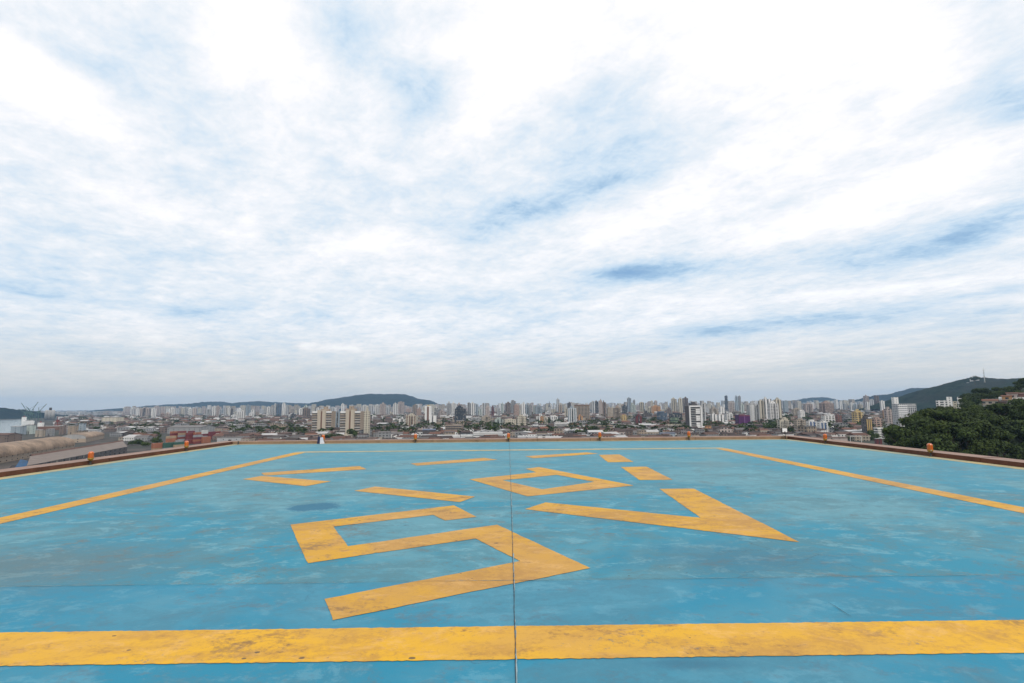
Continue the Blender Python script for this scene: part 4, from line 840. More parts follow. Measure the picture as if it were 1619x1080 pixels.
shed(1280, 1340, 691, 700.5, 'pink', 'rust', 'wide dull pink roof beyond the right kerb', ratio=.35, pitch=.1)
# barrel-vaulted warehouses on the left
def vault(a0, a1, b0, b1, hgt, label, nm='barrel_warehouse'):
    """a0,a1: near foot line left and right; far foot follows at depth b; hgt crown"""
    A, B = ground(*a0, GZ), ground(*a1, GZ); ax = (B-A); L = ax.length; ax.normalize(); nrm = Vector((-ax.y, ax.x, 0))
    r = empty(nm, A, math.atan2(ax.y, ax.x)); Wd = b0; n = 24; wh = 5.0
    bm = bmesh.new(); segs = 44; prev = None
    for s in range(segs+1):
        x = L*s/segs; rib = 1+.012*(s % 2); cur = []
        for i in range(n+1):
            t = math.pi*i/n; cur.append(bm.verts.new((x, Wd/2-Wd/2*math.cos(t), wh+math.sin(t)**.8*(hgt-wh)*rib)))
        if prev:
            for i in range(n): f = bm.faces.new((prev[i], cur[i], cur[i+1], prev[i+1])); f.smooth = True
        prev = cur
    mesh_obj('vault_roof', bm, roofm('tanroof'), r)
    bm = bmesh.new(); box(bm, .3, L-.3, .3, Wd-.3, 0, wh-.02); mesh_obj('wall', bm, facade(C['tan'], 'blank'), r)
    for x, s in ((.3, -1), (L-.3, 1)):
        bm = bmesh.new(); vs = [bm.verts.new((x, Wd/2-(Wd/2-.3)*math.cos(math.pi*i/n), wh+math.sin(math.pi*i/n)**.8*(hgt-wh)*.985)) for i in range(n+1)]
        bm.faces.new(vs if s > 0 else vs[::-1]); mesh_obj('gable', bm, M_greyp, r)
    bm = bmesh.new(); box(bm, L-.25, L+.6, Wd*.2, Wd*.8, 0, wh+2.5); mesh_obj('door', bm, M_dkr, r)
    tag(r, label, 'warehouse', 'tan barrel-roofed warehouses'); return r
vault((-130, 757), (118, 711), 32, 0, 14.5, 'nearest tan barrel-roofed warehouse, long and ribbed, at the left edge')
vault((136, 699.5), (165, 693.5), 28, 0, 11, 'smaller tan barrel-roofed warehouse with a dark gable end, behind the long one')
# long low grey roof in front of them
A = ground(49, 733, GZ); 
def quad_shed(pts, h, label, roofk, wallc, name='warehouse'):
    P = [at for at in pts]; c0 = sum((p for p in P), Vector())/4; r = empty(name, Vector((c0.x, c0.y, GZ)))
    bm = bmesh.new(); lo = [bm.verts.new((p.x-c0.x, p.y-c0.y, 0)) for p in P]; hi = [bm.verts.new((p.x-c0.x, p.y-c0.y, h)) for p in P]
    for i in range(4): bm.faces.new((lo[i], lo[(i+1) % 4], hi[(i+1) % 4], hi[i]))
    bmesh.ops.recalc_face_normals(bm, faces=bm.faces); mesh_obj('wall', bm, facade(C[wallc], 'wide'), r)
    bm = bmesh.new(); m0 = (hi_ := [Vector((p.x-c0.x, p.y-c0.y, h)) for p in P])
    k0, k1 = (hi_[0]+hi_[3])/2+Vector((0, 0, 3.2)), (hi_[1]+hi_[2])/2+Vector((0, 0, 3.2))
    V = [bm.verts.new(v*1.0+Vector((0, 0, .05))) for v in (hi_[0], hi_[1], k1, k0, hi_[2], hi_[3])]
    bm.faces.new((V[0], V[1], V[2], V[3])); bm.faces.new((V[3], V[2], V[4], V[5])); bm.faces.new((V[1], V[4], V[2])); bm.faces.new((V[0], V[3], V[5]))
    bmesh.ops.recalc_face_normals(bm, faces=bm.faces); mesh_obj('roof', bm, roofm(roofk), r)
    bm = bmesh.new(); a, b = k0, k1; dr = (b-a).normalized(); n_ = Vector((-dr.y, dr.x, 0))*.9
    vs = [bm.verts.new(v) for v in (a-n_+Vector((0, 0, -.1)), b-n_+Vector((0, 0, -.1)), b+Vector((0, 0, .9)), a+Vector((0, 0, .9)), b+n_+Vector((0, 0, -.1)), a+n_+Vector((0, 0, -.1)))]
    bm.faces.new((vs[0], vs[1], vs[2], vs[3])); bm.faces.new((vs[3], vs[2], vs[4], vs[5])); mesh_obj('ridge_cap', bm, roofm('rust'), r)
    tag(r, label, 'warehouse'); return r
quad_shed([ground(40, 760, GZ), ground(200, 722, GZ), ground(186, 713, GZ), ground(49, 741, GZ)], 9, 'long low grey-roofed warehouse with a red-brown ridge, in front of the barrel roofs', 'greyl', 'dark')
def tarps(r, g):
    mb = plain('blue_tarp', (.015, .085, .20), .6, .4, .2, bump=.4); md = plain('dark_tarp', (.03, .028, .035), .7, .4, .3)
    r2 = random.Random(5)
    for k in range(5):
        bm = bmesh.new(); w_ = 6+r2.random()*3; x = k*4.4; hh = (6, 9.5, 8, 7, 5)[k]
        P0 = [(x-w_/2, -5, 0), (x+w_/2, -5, 0), (x+w_/2, 6, 0), (x-w_/2, 6, 0), (x-w_*.2, 0, hh), (x+w_*.25, 1, hh*.9)]
        V = [bm.verts.new(p) for p in P0]
        for q in ((0, 1, 5, 4), (1, 2, 5), (2, 3, 4, 5), (3, 0, 4)): bm.faces.new([V[i] for i in q])
        bmesh.ops.recalc_face_normals(bm, faces=bm.faces); mesh_obj('tarpaulin', bm, mb if k in (1, 2, 3) else md, r)
simple('tarped_stockpile', 'row of blue and dark tarpaulin-covered heaps beyond the left kerb', 'stockpile', 22, 749, tarps, R(18))
# port: conveyor cranes, ships, silo
M_pgreen = plain('port_green_steel', (.055, .11, .095), .6, .3, .2); M_red = plain('port_red_steel', (.20, .035, .03), .6, .3, .2)
def beam(bm, a, b, t):
    a, b = Vector(a), Vector(b); d = (b-a); L = d.length; d.normalize(); s = d.cross(Vector((0, 1, 0)));
    if s.length < .1: s = Vector((1, 0, 0))
    s.normalize(); u = d.cross(s)
    vs = [bm.verts.new(p+s*i*t+u*j*t) for p in (a, b) for i, j in ((-1, -1), (1, -1), (1, 1), (-1, 1))]
    for q in ((0, 1, 2, 3), (7, 6, 5, 4), (0, 4, 5, 1), (1, 5, 6, 2), (2, 6, 7, 3), (3, 7, 4, 0)): bm.faces.new([vs[i] for i in q])
def crane(mat_, flip=1, boomup=.5):
    def f(r, g):
        s = g.xy.length/815.0                            # metres to a photograph pixel at this distance
        bm = bmesh.new()
        for x in (-2, 2):
            for y in (-2, 2): beam(bm, (x*s*1.1, y*s, 0), (x*s*.6, y*s*.6, 9*s), .16*s)
        beam(bm, (-2*s, -1.5*s, 5*s), (2*s, 1.5*s, 5*s), .16*s); mesh_obj('portal', bm, mat_, r)
        bm = bmesh.new(); box(bm, -1.2*s, 1.2*s, -s, s, 9*s, 11*s); mesh_obj('machine_house', bm, mat_, r)
        bm = bmesh.new(); beam(bm, (0, 0, 10*s), (flip*8*s, 0, (10+9*boomup)*s), .20*s); mesh_obj('boom', bm, mat_, r)
        bm = bmesh.new(); beam(bm, (0, 0, 11*s), (-flip*.6*s, 0, 15*s), .18*s); beam(bm, (-flip*.6*s, 0, 15*s), (flip*6*s, 0, (10+6.5*boomup)*s), .07*s); mesh_obj('mast', bm, mat_, r)
    return f
for x, b, fl_, up, lb in ((39, 667, -1, .5, 'leftmost green port crane with its boom reaching left over the water'), (42, 666, -1, 1.2, 'green port crane with a steep boom, second from the water'),
                          (46, 667, 1, 1.4, 'green port crane with the steepest boom, third from the water'), (50, 668, -1, .9, 'rightmost green crane of the cluster by the water')):
    simple('port_crane', lb, 'crane', x, b, crane(M_pgreen, fl_, up), group='green port cranes')
simple('port_crane', 'lone slender dark port crane between the green cranes and the silo', 'crane', 60, 665, crane(M_pgreen, 1, 1.0))
simple('port_crane', 'dark red loading tower in front of the brown ship', 'crane', 90, 679, crane(M_red, 1, .4))
def ship(Ls, hull, sup, side=1):
    def f(r, g):
        s = g.xy.length/815.0; L = Ls*s; B = 4*s; H_ = 4.2*s
        bm = bmesh.new(); P = [(-L/2, -B/2), (L*.36, -B/2), (L/2, 0), (L*.36, B/2), (-L/2, B/2)]
        lo = [bm.verts.new((x*.96, y*.85, .3)) for x, y in P]; hi = [bm.verts.new((x, y, H_)) for x, y in P]
        for i in range(5): bm.faces.new((lo[i], lo[(i+1) % 5], hi[(i+1) % 5], hi[i]))
        bm.faces.new(hi); mesh_obj('hull', bm, hull, r)
        bm = bmesh.new(); box(bm, -L*.46*side-L*.07, -L*.46*side+L*.12, -B*.4, B*.4, H_, H_+4.5*s); mesh_obj('superstructure', bm, sup, r)
        bm = bmesh.new(); box(bm, -L*.44*side-L*.02, -L*.44*side+L*.02, -B*.12, B*.12, H_+4.5*s, H_+6*s); mesh_obj('funnel', bm, M_red, r)
        for k in range(4): bm = bmesh.new(); box(bm, -L*.2+k*L*.13, -L*.1+k*L*.13, -B*.35, B*.35, H_, H_+.9*s); mesh_obj('hatch', bm, M_greyp, r)
    return f
simple('ship', 'white ship moored in front of the green port cranes', 'ship', 45, 671.5, ship(15, M_wpaint, M_wpaint), R(-8))
simple('ship', 'brown-hulled cargo ship with white superstructure left of the red loading tower', 'ship', 80, 680, ship(26, M_brownp, M_wpaint), R(4))
def silo(r, g):
    h = height_for(78, 650, g)
    for k in (-1, 0, 1): bm = bmesh.new(); lathe(bm, [(7, 0), (7, h), (5, h+3), (.5, h+5)], 16, k*13); mesh_obj('silo_cylinder', bm, M_greyp, r)
    bm = bmesh.new(); box(bm, -3, 4, -3, 3, h, height_for(78, 644.5, g)); mesh_obj('elevator_head', bm, M_dkr, r)
simple('grain_silo', 'grey grain silo with a tall dark elevator head near the port', 'silo', 78, 664, silo)
simple('radio_mast', 'thin white radio mast standing in front of the dark glass tower area, right of it', 'mast', 778, 682, mastb(778, 657, 682, .5))
def goal(r, g):
    s = g.xy.length/815.0
    for x0_, x1_, z0, z1 in ((-7.5, -7.1, 0, 9), (6.8, 7.2, 0, 9), (-7.5, 7.2, 9.05, 9.6)):
        bm = bmesh.new(); box(bm, x0_*s, x1_*s, -.2*s, .2*s, z0*s, z1*s); mesh_obj('bar', bm, M_wpaint, r)
simple('gantry_frame', 'white rectangular gantry frame beyond the right kerb near the wooded hill', 'frame', 1354, 701, goal)
shed(1383, 1395, 693.5, 702.5, 'dred', 'metal', 'small dark red box hut by the foot of the wooded hill', 'hut', 'hut', ratio=.6, pitch=.03)

# --- container yard
CC = dict(red=(.20, .045, .04), orange=(.34, .13, .07), blue=(.03, .05, .12), green=(.035, .10, .075), white=(.58, .57, .54), tan=(.38, .27, .17), maroon=(.16, .03, .04), grey=(.28, .29, .30))
cm = {k: plain('container_'+k, v, .6, .3, .8, streak=True) for k, v in CC.items()}
def cont_mesh():
    bm = bmesh.new(); L, W_, H_ = 12.2, 2.44, 2.6; n = 30
    for s in (-1, 1):
        prev = None
        for i in range(n*2+1):
            x = -L/2+L*i/(n*2); y = s*(W_/2-(.06 if (i//2) % 2 else 0)); cur = (bm.verts.new((x, y, .1)), bm.verts.new((x, y, H_-.1)))
            if prev: bm.faces.new((prev[0], cur[0], cur[1], prev[1]) if s < 0 else (cur[0], prev[0], prev[1], cur[1]))
            prev = cur
    box(bm, -L/2, L/2, -W_/2, W_/2, H_-.1, H_); box(bm, -L/2, L/2, -W_/2, W_/2, 0, .1)
    for s in (-1, 1): box(bm, s*L/2-.05, s*L/2+.05, -W_/2, W_/2, .1, H_-.1)
    return bm
protoC = {}
def container(pos, rz, col, label):
    if col not in protoC:
        o = mesh_obj('shipping_container', cont_mesh(), cm[col]); protoC[col] = o.data
        bmd = bmesh.new(); box(bmd, 6.1, 6.2, -1.1, 1.1, .15, 2.45); d = mesh_obj('door', bmd, cm[col], o); protoC[col+'d'] = d.data
    else:
        o = bpy.data.objects.new('shipping_container', protoC[col]); COL.objects.link(o); d = bpy.data.objects.new('door', protoC[col+'d']); COL.objects.link(d); d.parent = o
    o.location = pos; o.rotation_euler.z = rz; tag(o, label, 'container', 'stacked shipping containers in the yard')
r3 = random.Random(12)
ROWS = [  # base pixel y, px from, px to, palette, stack heights, name
    (713, 240, 300, ['orange', 'red', 'green', 'green', 'blue', 'tan', 'maroon', 'grey'], (2, 3), 'front row'),
    (704, 262, 340, ['orange', 'orange', 'red', 'tan', 'white', 'green', 'maroon', 'grey'], (2, 4), 'second row'),
    (698, 268, 345, ['red', 'maroon', 'orange', 'orange', 'tan', 'red', 'grey'], (3, 5), 'third row'),
    (693.5, 285, 350, ['maroon', 'red', 'tan', 'white', 'grey', 'green'], (2, 4), 'back row')]
ORD = ['first', 'second', 'third', 'fourth', 'fifth', 'sixth', 'seventh', 'eighth', 'ninth', 'tenth', 'eleventh', 'twelfth', 'thirteenth', 'fourteenth', 'fifteenth', 'sixteenth', 'seventeenth', 'eighteenth', 'nineteenth', 'twentieth']+['number %d' % i for i in range(21, 60)]
LEV = ['on the ground', 'second up', 'third up', 'fourth up', 'fifth up']
for base, xa, xb, pal, (lo_, hi_), rn_ in ROWS:
    A, B = ground(xa, base, GZ), ground(xb, base-(xb-xa)*.055, GZ); ax = B-A; L = ax.length; rz = math.atan2(ax.y, ax.x); ax.normalize(); n = int(L/9.6)
    cur = r3.choice(pal)
    for i in range(n):
        st = r3.randint(lo_, hi_)
        for k in range(st):
            if r3.random() < .85: cur = r3.choice(pal)
            container(A+ax*(9.6*i+5)+Vector((0, 0, 2.62*k)), rz+.5, cur, f'{cur} container, {ORD[i]} stack from left in the {rn_}, {LEV[k]}')

# --- landmark names along the skyline, used to say where the smaller buildings stand
MARKS_X = [(-60, 'picture edge'), (78, 'grain silo'), (178, 'cream warehouse'), (300, 'container yard'), (390, 'left kerb corner'), (484, 'red-brown tower'), (535, 'twin blocks'), (600, 'arcade wall'), (677, 'brown-striped white tower'), (728, 'dark blue glass tower'),
           (804, 'deck joint'), (869, 'church spire'), (920, 'wide brown block'), (995, 'tall blue-grey tower'), (1048, 'round blue building'), (1098, 'white balcony tower'), (1175, 'purple netting'), (1220, 'large white towers'), (1262, 'red-cornered beige block'),
           (1308, 'salmon block'), (1357, 'ochre block'), (1415, 'banded office block'), (1500, 'hill villas'), (1700, 'picture edge')]
REG = {}
def register(px, word, o, cat, group): REG.setdefault((max(k for k, (x, _) in enumerate(MARKS_X) if x <= max(px, -59)), word), []).append((px, o, cat, group))
def flush_labels():
    for (k, word), L in REG.items():
        L.sort(key=lambda e: e[0]); a, b = MARKS_X[k][1], MARKS_X[min(k+1, len(MARKS_X)-1)][1]
        for i, (px, o, cat, group) in enumerate(L):
            pos = '' if len(L) == 1 else ('leftmost ' if i == 0 else ('rightmost ' if i == len(L)-1 else ORD[min(i, 19)]+' '))
            sfx = '' if len(L) < 3 or i in (0, len(L)-1) else ' from left'
            tag(o, f'{pos}{word}{sfx} between {a} and {b}'.replace('between picture edge and', 'left of').replace(' and picture edge', ' and the right edge'), cat, group)
def hclass(h): return 'tall tower' if h > 62 else ('tower' if h > 36 else 'apartment block')
for (px, tp, col, h, o) in PLACED:
    if 'label' not in o.keys(): register(px, WORD[col]+' '+hclass(h), o, 'tower' if h > 36 else 'block', 'apartment towers of the skyline')
# --- filler towers: three belts of the same city
BASES = [p[4].location.xy.copy() for p in PLACED]
palc = ['white']*8+['cream']*4+['lgrey']*5+['beige']*3+['pink']*3+['tan', 'grey', 'bgrey', 'pgreen', 'salmon', 'brown']
r4 = random.Random(21); shapes = ['box', 'box', 'H', 'H', 'cross', 'L']
def free(p, rad, lst): return all((p-q).length > rad for q in lst)
def prof(px):                                     # mean skyline top in the survey, by bearing
    P = [(60, 655), (200, 652), (260, 650), (420, 649), (520, 646), (640, 647), (700, 645), (800, 644), (900, 643), (1000, 642), (1080, 641), (1150, 644), (1240, 645), (1330, 643), (1410, 642)]
    for (a, za), (b, zb) in zip(P, P[1:]):
        if a <= px <= b: return za+(zb-za)*(px-a)/(b-a)
    return 650
cnt = 0; tries = 0
while cnt < 150 and tries < 4000:
    tries += 1; belt = r4.choice([0, 0, 1, 1, 2]); px = r4.uniform(195, 1412)
    d_h = [r4.uniform(9.5, 13), r4.uniform(13.5, 19), r4.uniform(20, 28)][belt]; base = hor(px)+d_h
    top = [prof(px)+r4.uniform(-3, 4), prof(px)+r4.uniform(2, 9), hor(px)+d_h-r4.uniform(5, 9)][belt]
    if belt == 2 and px < 470: continue
    wd = r4.uniform(5, 9)*[1, 1.15, 1.5][belt]
    g = ground(px, base, GZ)
    if not free(g.xy, [52, 40, 34][belt], BASES): continue
    BASES.append(g.xy.copy()); cnt += 1
    col = r4.choice(palc); rt = tower(px-wd/2, px+wd/2, top, base, col, r4.choice(['slot', 'balcony', 'punch', 'slot', 'band']), r4.uniform(-20, 20), r4.uniform(.6, 1), r4.choice(shapes))
    _, _, _, h, o = PLACED[-1]; register(px, WORD[col]+' '+hclass(h), o, 'tower' if h > 36 else 'block', 'apartment towers of the skyline')
# --- far belt, too many and too small to count: one mass
def mass(name, label, n, seed, dlo, dhi, hlo, hhi, wlo, whi, x0, x1, mats, gable=False):
    rr = random.Random(seed); bms = bmesh.new()
    for _ in range(n):
        px = rr.uniform(x0, x1); dd = dlo*(dhi/dlo)**rr.random(); g = ground(px, hor(px)+dd, GZ)
        if not free(g.xy, 26, BASES) or (gable and (not clear_of(g, 2) or not free(g.xy, 15, HOUSE_BASES) or (236 < px < 352 and dd > 38) or (px < 200 and dd > 34))): continue
        w_, d_, h = rr.uniform(wlo, whi), rr.uniform(wlo, whi), rr.uniform(hlo, hhi if not gable or dd < 30 else 6.5); a = rr.choice([0, .3, -.2]); ca, sa = math.cos(a), math.sin(a); mi = rr.randrange(4 if gable else len(mats)-1)
        P = [(g.x+x*ca-y*sa, g.y+x*sa+y*ca) for x, y in ((-w_/2, -d_/2), (w_/2, -d_/2), (w_/2, d_/2), (-w_/2, d_/2))]
        lo = [bms.verts.new((x, y, GZ)) for x, y in P]; hi = [bms.verts.new((x, y, GZ+h)) for x, y in P]
        for i in range(4): f = bms.faces.new((lo[i], lo[(i+1) % 4], hi[(i+1) % 4], hi[i])); f.material_index = mi
        if gable:
            r0 = bms.verts.new(((hi[0].co.x+hi[3].co.x)/2, (hi[0].co.y+hi[3].co.y)/2, GZ+h+w_*.14)); r1 = bms.verts.new(((hi[1].co.x+hi[2].co.x)/2, (hi[1].co.y+hi[2].co.y)/2, GZ+h+w_*.14)); mr = len(mats)-rr.choice([1, 2, 2, 3, 3, 4, 4, 4, 5, 5])
            for q in ((hi[0], hi[1], r1, r0), (hi[2], hi[3], r0, r1), (hi[3], hi[0], r0), (hi[1], hi[2], r1)): f = bms.faces.new(q); f.material_index = mr
        else:
            f = bms.faces.new(hi); f.material_index = len(mats)-1
    o = mesh_obj(name, bms, mats); o['kind'] = 'stuff'; o['label'] = label
mass('distant_buildings', 'pale mass of far apartment blocks along the horizon', 1500, 3, 5.0, 11, 22, 62, 14, 26, 195, 1425, [facade(C['white'], 'slot'), facade(C['lgrey'], 'slot'), facade(C['cream'], 'slot'), facade(C['pink'], 'slot'), facade(C['beige'], 'balcony'), roofm()])
mass('distant_buildings', 'faint low far buildings beyond the port on the left', 420, 5, 3.0, 10, 6, 24, 20, 50, 52, 260, [facade(C['lgrey'], 'slot'), facade(C['pink'], 'slot'), facade(C['white'], 'slot'), roofm()])
# --- low houses: individuals near, a mass beyond
HOUSE_BASES = []
hv = []
for k, (roof, wl_) in enumerate([('dtile', 'white'), ('tile', 'brown'), ('fibro', 'lgrey'), ('dtile', 'pink'), ('metal', 'grey'), ('fibro', 'tan'), ('rust', 'brown'), ('dtile', 'dark'), ('dtile', 'brown'), ('fibro', 'grey')]):
    w_, d_, h = [(9, 12, 4), (11, 10, 7), (16, 20, 6), (8, 14, 7), (20, 16, 6), (14, 11, 9), (18, 24, 6), (10, 9, 6), (9, 13, 7), (12, 16, 8)][k]
    bm = shed_mesh(w_, d_, h, .32 if roof in ('tile', 'dtile') else .14, 'x' if k % 2 else 'y', .4)
    hv.append((bm, roof, wl_, (w_, d_, h)))
RW = dict(dtile='dark-roofed', tile='red-tiled', fibro='grey-roofed', metal='white-roofed', rust='rusty-roofed')
hm = []
for bm, roof, wl_, dim in hv:
    me = bpy.data.meshes.new('house'); bm.to_mesh(me); bm.free(); me.materials.append(facade(C[wl_], 'punch')); me.materials.append(roofm(roof)); hm.append((me, roof, wl_, dim))
r5 = random.Random(31); n = 0; tries = 0
FOOT = []
for o in S.objects:
    if o.parent is None and o.get('category') in ('warehouse', 'office block', 'block', 'building', 'office building', 'hut', 'arcade'): 
        for ch in o.children:
            if ch.type == 'MESH' and ch.name.split('.')[0] in ('wall', 'hall'):
                xs = [v.co.x for v in ch.data.vertices]; ys = [v.co.y for v in ch.data.vertices]
                FOOT.append((o.location.x+ch.location.x, o.location.y, (max(xs)-min(xs))/2+8, (max(ys)-min(ys))/2+8)); break
def clear_of(g, pad_=0): return all(abs(g.x-x) > a+pad_ or abs(g.y-y) > b+pad_ for x, y, a, b in FOOT)
while n < 285 and tries < 9000:
    tries += 1; px = r5.uniform(200, 1400) if r5.random() < .85 else r5.uniform(100, 420)
    dd = r5.uniform(24, 54)*(1 if px > 380 else .95); base = hor(px)+dd
    g = ground(px, base, GZ)
    if 236 < px < 352 and base > 684 or px < 200 and base > 690: continue
    if not clear_of(g) or not free(g.xy, 17 if dd > 35 else 21, HOUSE_BASES): continue
    HOUSE_BASES.append(g.xy.copy()); me, roof, wl_, dim = r5.choice(hm)
    o = bpy.data.objects.new('house', me); COL.objects.link(o); o.location = g; o.rotation_euler.z = R(r5.choice([0, 90, 8, -12, 82, 20]))+r5.uniform(-.05, .05); s = r5.uniform(.85, 1.3); o.scale = (s, s, s*r5.uniform(.9, 1.25))
    register(px, RW[roof]+' '+WORD[wl_]+' house', o, 'house', 'low houses of the near quarter'); n += 1
mass('distant_houses', 'dense patchwork of low roofs between the near houses and the towers', 3600, 8, 13, 52, 4, 13, 8, 20, 90, 1400, [facade(C['white'], 'punch'), facade(C['beige'], 'punch'), facade(C['grey'], 'punch'), facade(C['brown'], 'punch'), roofm('rust'), roofm('dtile'), roofm('fibro'), roofm('tile'), roofm('metal')], True)

mass('distant_houses', 'low roofs hidden close below the far kerb', 600, 18, 54, 105, 4, 6.5, 8, 20, 390, 1360, [facade(C['white'], 'punch'), facade(C['beige'], 'punch'), facade(C['grey'], 'punch'), facade(C['brown'], 'punch'), roofm('rust'), roofm('dtile'), roofm('fibro'), roofm('tile'), roofm('metal')], True)
# ------------------------------------------------------------------ trees
def leaf_mat(name, a, b, c_):
    mt, nt, bs = new_mat(name); oi = N(nt, 'ShaderNodeObjectInfo'); t = N(nt, 'ShaderNodeTexCoord'); gi = N(nt, 'ShaderNodeNewGeometry')
    base = mixc(nt, oi.outputs['Random'], a, b)
    base = mixc(nt, mth(nt, 'MULTIPLY', gi.outputs['Random Per Island'], .55), base, c_)
    base = mixc(nt, maprange(nt, noise(nt, t.outputs['Object'], .22, 3, .5), .45, .62, 0, .5), base, c_)
    nt.links.new(base, bs.inputs['Base Color']); bs.inputs['Roughness'].default_value = .75; bs.inputs['Specular IOR Level'].default_value = .15; return mt
M_leaf = leaf_mat('leaves', (.005, .012, .004), (.040, .055, .011), (.055, .085, .014)); M_bark = plain('bark', (.09, .065, .045), .95, .3, 2)
def crown_mesh(seed, leaves=900, R_=5.0, H_=9.0, leaf=.62):
    rr = random.Random(seed); bm = bmesh.new(); lobes = []
    for k in range(rr.randint(8, 12)):
        a = rr.uniform(0, 6.283); q = rr.random()**.5; zc = H_*(.50+.38*rr.random()*(1-q*.5))
        lobes.append((Vector((math.cos(a)*q*R_*.68, math.sin(a)*q*R_*.68, zc)), R_*rr.uniform(.26, .48)))
    lobes.append((Vector((0, 0, H_*.66)), R_*.6))
    tot = sum(r_*r_ for _, r_ in lobes)
    for cpos, rad in lobes:
        for _ in range(int(leaves*rad*rad/tot)):
            d = Vector((rr.gauss(0, 1), rr.gauss(0, 1), rr.gauss(0, 1)+.25)).normalized(); k = rad*(rr.uniform(.72, 1.08) if rr.random() < .8 else rr.uniform(.3, .8))
            p = cpos+Vector((d.x*k, d.y*k, d.z*k*.78)); s = leaf*rr.uniform(.55, 1.25)
            nn = (d+Vector((rr.gauss(0, .5), rr.gauss(0, .5), rr.gauss(.35, .5)))).normalized(); t1 = nn.orthogonal().normalized(); t1.rotate(Matrix.Rotation(rr.uniform(0, 6.28), 3, nn)); t2 = nn.cross(t1)
            v = [bm.verts.new(p+t1*s*x+t2*s*y+nn*z*s) for x, y, z in ((-.5, -.35, 0), (.4, -.5, -.12), (.55, .3, .0), (-.1, .55, -.15))]
            f = bm.faces.new(v); f.smooth = False
    me = bpy.data.meshes.new('crown'); bm.to_mesh(me); bm.free(); me.materials.append(M_leaf); return me
def trunk_mesh(seed, R_=5.0, H_=9.0):
    rr = random.Random(seed); bm = bmesh.new(); prev = None; x = y = 0
    def limb(a, b, r0, r1, seg=7):
        a, b = Vector(a), Vector(b); d = (b-a).normalized(); s = d.orthogonal().normalized(); u = d.cross(s)
        A_ = [bm.verts.new(a+(s*math.cos(6.283*i/seg)+u*math.sin(6.283*i/seg))*r0) for i in range(seg)]; B_ = [bm.verts.new(b+(s*math.cos(6.283*i/seg)+u*math.sin(6.283*i/seg))*r1) for i in range(seg)]
        for i in range(seg): bm.faces.new((A_[i], A_[(i+1) % seg], B_[(i+1) % seg], B_[i]))
    top = (rr.uniform(-.3, .3), rr.uniform(-.3, .3), H_*.42); limb((0, 0, -2), top, .34, .22)
    for k in range(5): a = k*1.26+rr.random(); limb(top, (top[0]+math.cos(a)*R_*.5, top[1]+math.sin(a)*R_*.5, H_*rr.uniform(.6, .8)), .18, .05)
    me = bpy.data.meshes.new('trunk'); bm.to_mesh(me); bm.free(); me.materials.append(M_bark); return me
TV = [(crown_mesh(100+k, 1100, 5.0*[1, .85, 1.15, .95, 1.1, .8][k], 9+[0, 2, -1, 1, 0, 3][k]), trunk_mesh(200+k)) for k in range(6)]
def tree(p, s, k, rz, label=None, group=None, sz=1.0):
    r = empty('tree', p, rz); r.scale = (s, s, s*sz)
    for nm, me in (('crown', TV[k][0]), ('trunk', TV[k][1])): o = bpy.data.objects.new(nm, me); COL.objects.link(o); o.parent = r
    if label: tag(r, label, 'tree', group)
    return r
# wooded hillside at the right: one terrain, trees in rows up the slope
FH = [(1384, 690), (1396, 676), (1404, 668), (1424, 657), (1440, 648), (1456, 640), (1482, 635), (1492, 632), (1502, 634), (1515, 631), (1528, 634), (1545, 631), (1575, 632), (1619, 630), (1700, 622), (1850, 615), (2000, 640)]
crest = [at_dist(x, y+4, 300+(x-1384)*.10) for x, y in FH]
def fh_z(px_):                                     # crest height by bearing
    for (a, b), (ca, cb) in zip(zip(FH, FH[1:]), zip(crest, crest[1:])):
        if a[0] <= px_ <= b[0]: return ca.lerp(cb, (px_-a[0])/(b[0]-a[0]))
    return crest[-1]
bm = bmesh.new(); grid = []
for i in range(61):
    px_ = 1384+(2000-1384)*i/60; c_ = fh_z(px_); row = []
    b = Vector((c_.x, c_.y, 0)).normalized()
    for j in range(21):
        t = j/20; dist0 = math.hypot(c_.x, c_.y); dd = dist0-(1-t)*150 if t <= 1 else 0
        edge = min(1, (i+1)/3)
        hz_ = (c_.z-9-GZ)*(math.sin(t*math.pi/2)**.8)*edge+mn.fractal(Vector((b.x*dd*.03, b.y*dd*.03, 2)), 1, 2, 3)*2*t
        row.append(bm.verts.new((b.x*dd, b.y*dd, GZ-.5+max(0, hz_))))
    for j, (q, k) in enumerate(((60, .97), (140, .8), (240, .3), (300, 0))): row.append(bm.verts.new((b.x*(dist0+q), b.y*(dist0+q), GZ-.5+max(0, (c_.z-9-GZ)*k*edge))))
    grid.append(row)
for a, b in zip(grid, grid[1:]):
    for j in range(len(a)-1): bm.faces.new((a[j], b[j], b[j+1], a[j+1])).smooth = True
bmesh.ops.recalc_face_normals(bm, faces=bm.faces)
M_under = plain('undergrowth', (.030, .045, .016), 1, .5, .25)
hs = mesh_obj('hillside', bm, M_under); structure(hs, 'wooded hillside at the right')
from mathutils.bvhtree import BVHTree
bpy.context.view_layer.update()
bv = BVHTree.FromObject(hs, bpy.context.evaluated_depsgraph_get())
def py_of(p):
    v = p-Vector((0, 0, CAMH)); return PH/2-FPX*v.dot(CU)/v.dot(CF)
r6 = random.Random(77); rowsN = 10; tot = 0
ROWN = ['lowest', 'second lowest', 'third', 'fourth', 'fifth', 'sixth', 'seventh', 'eighth', 'ninth', 'topmost']
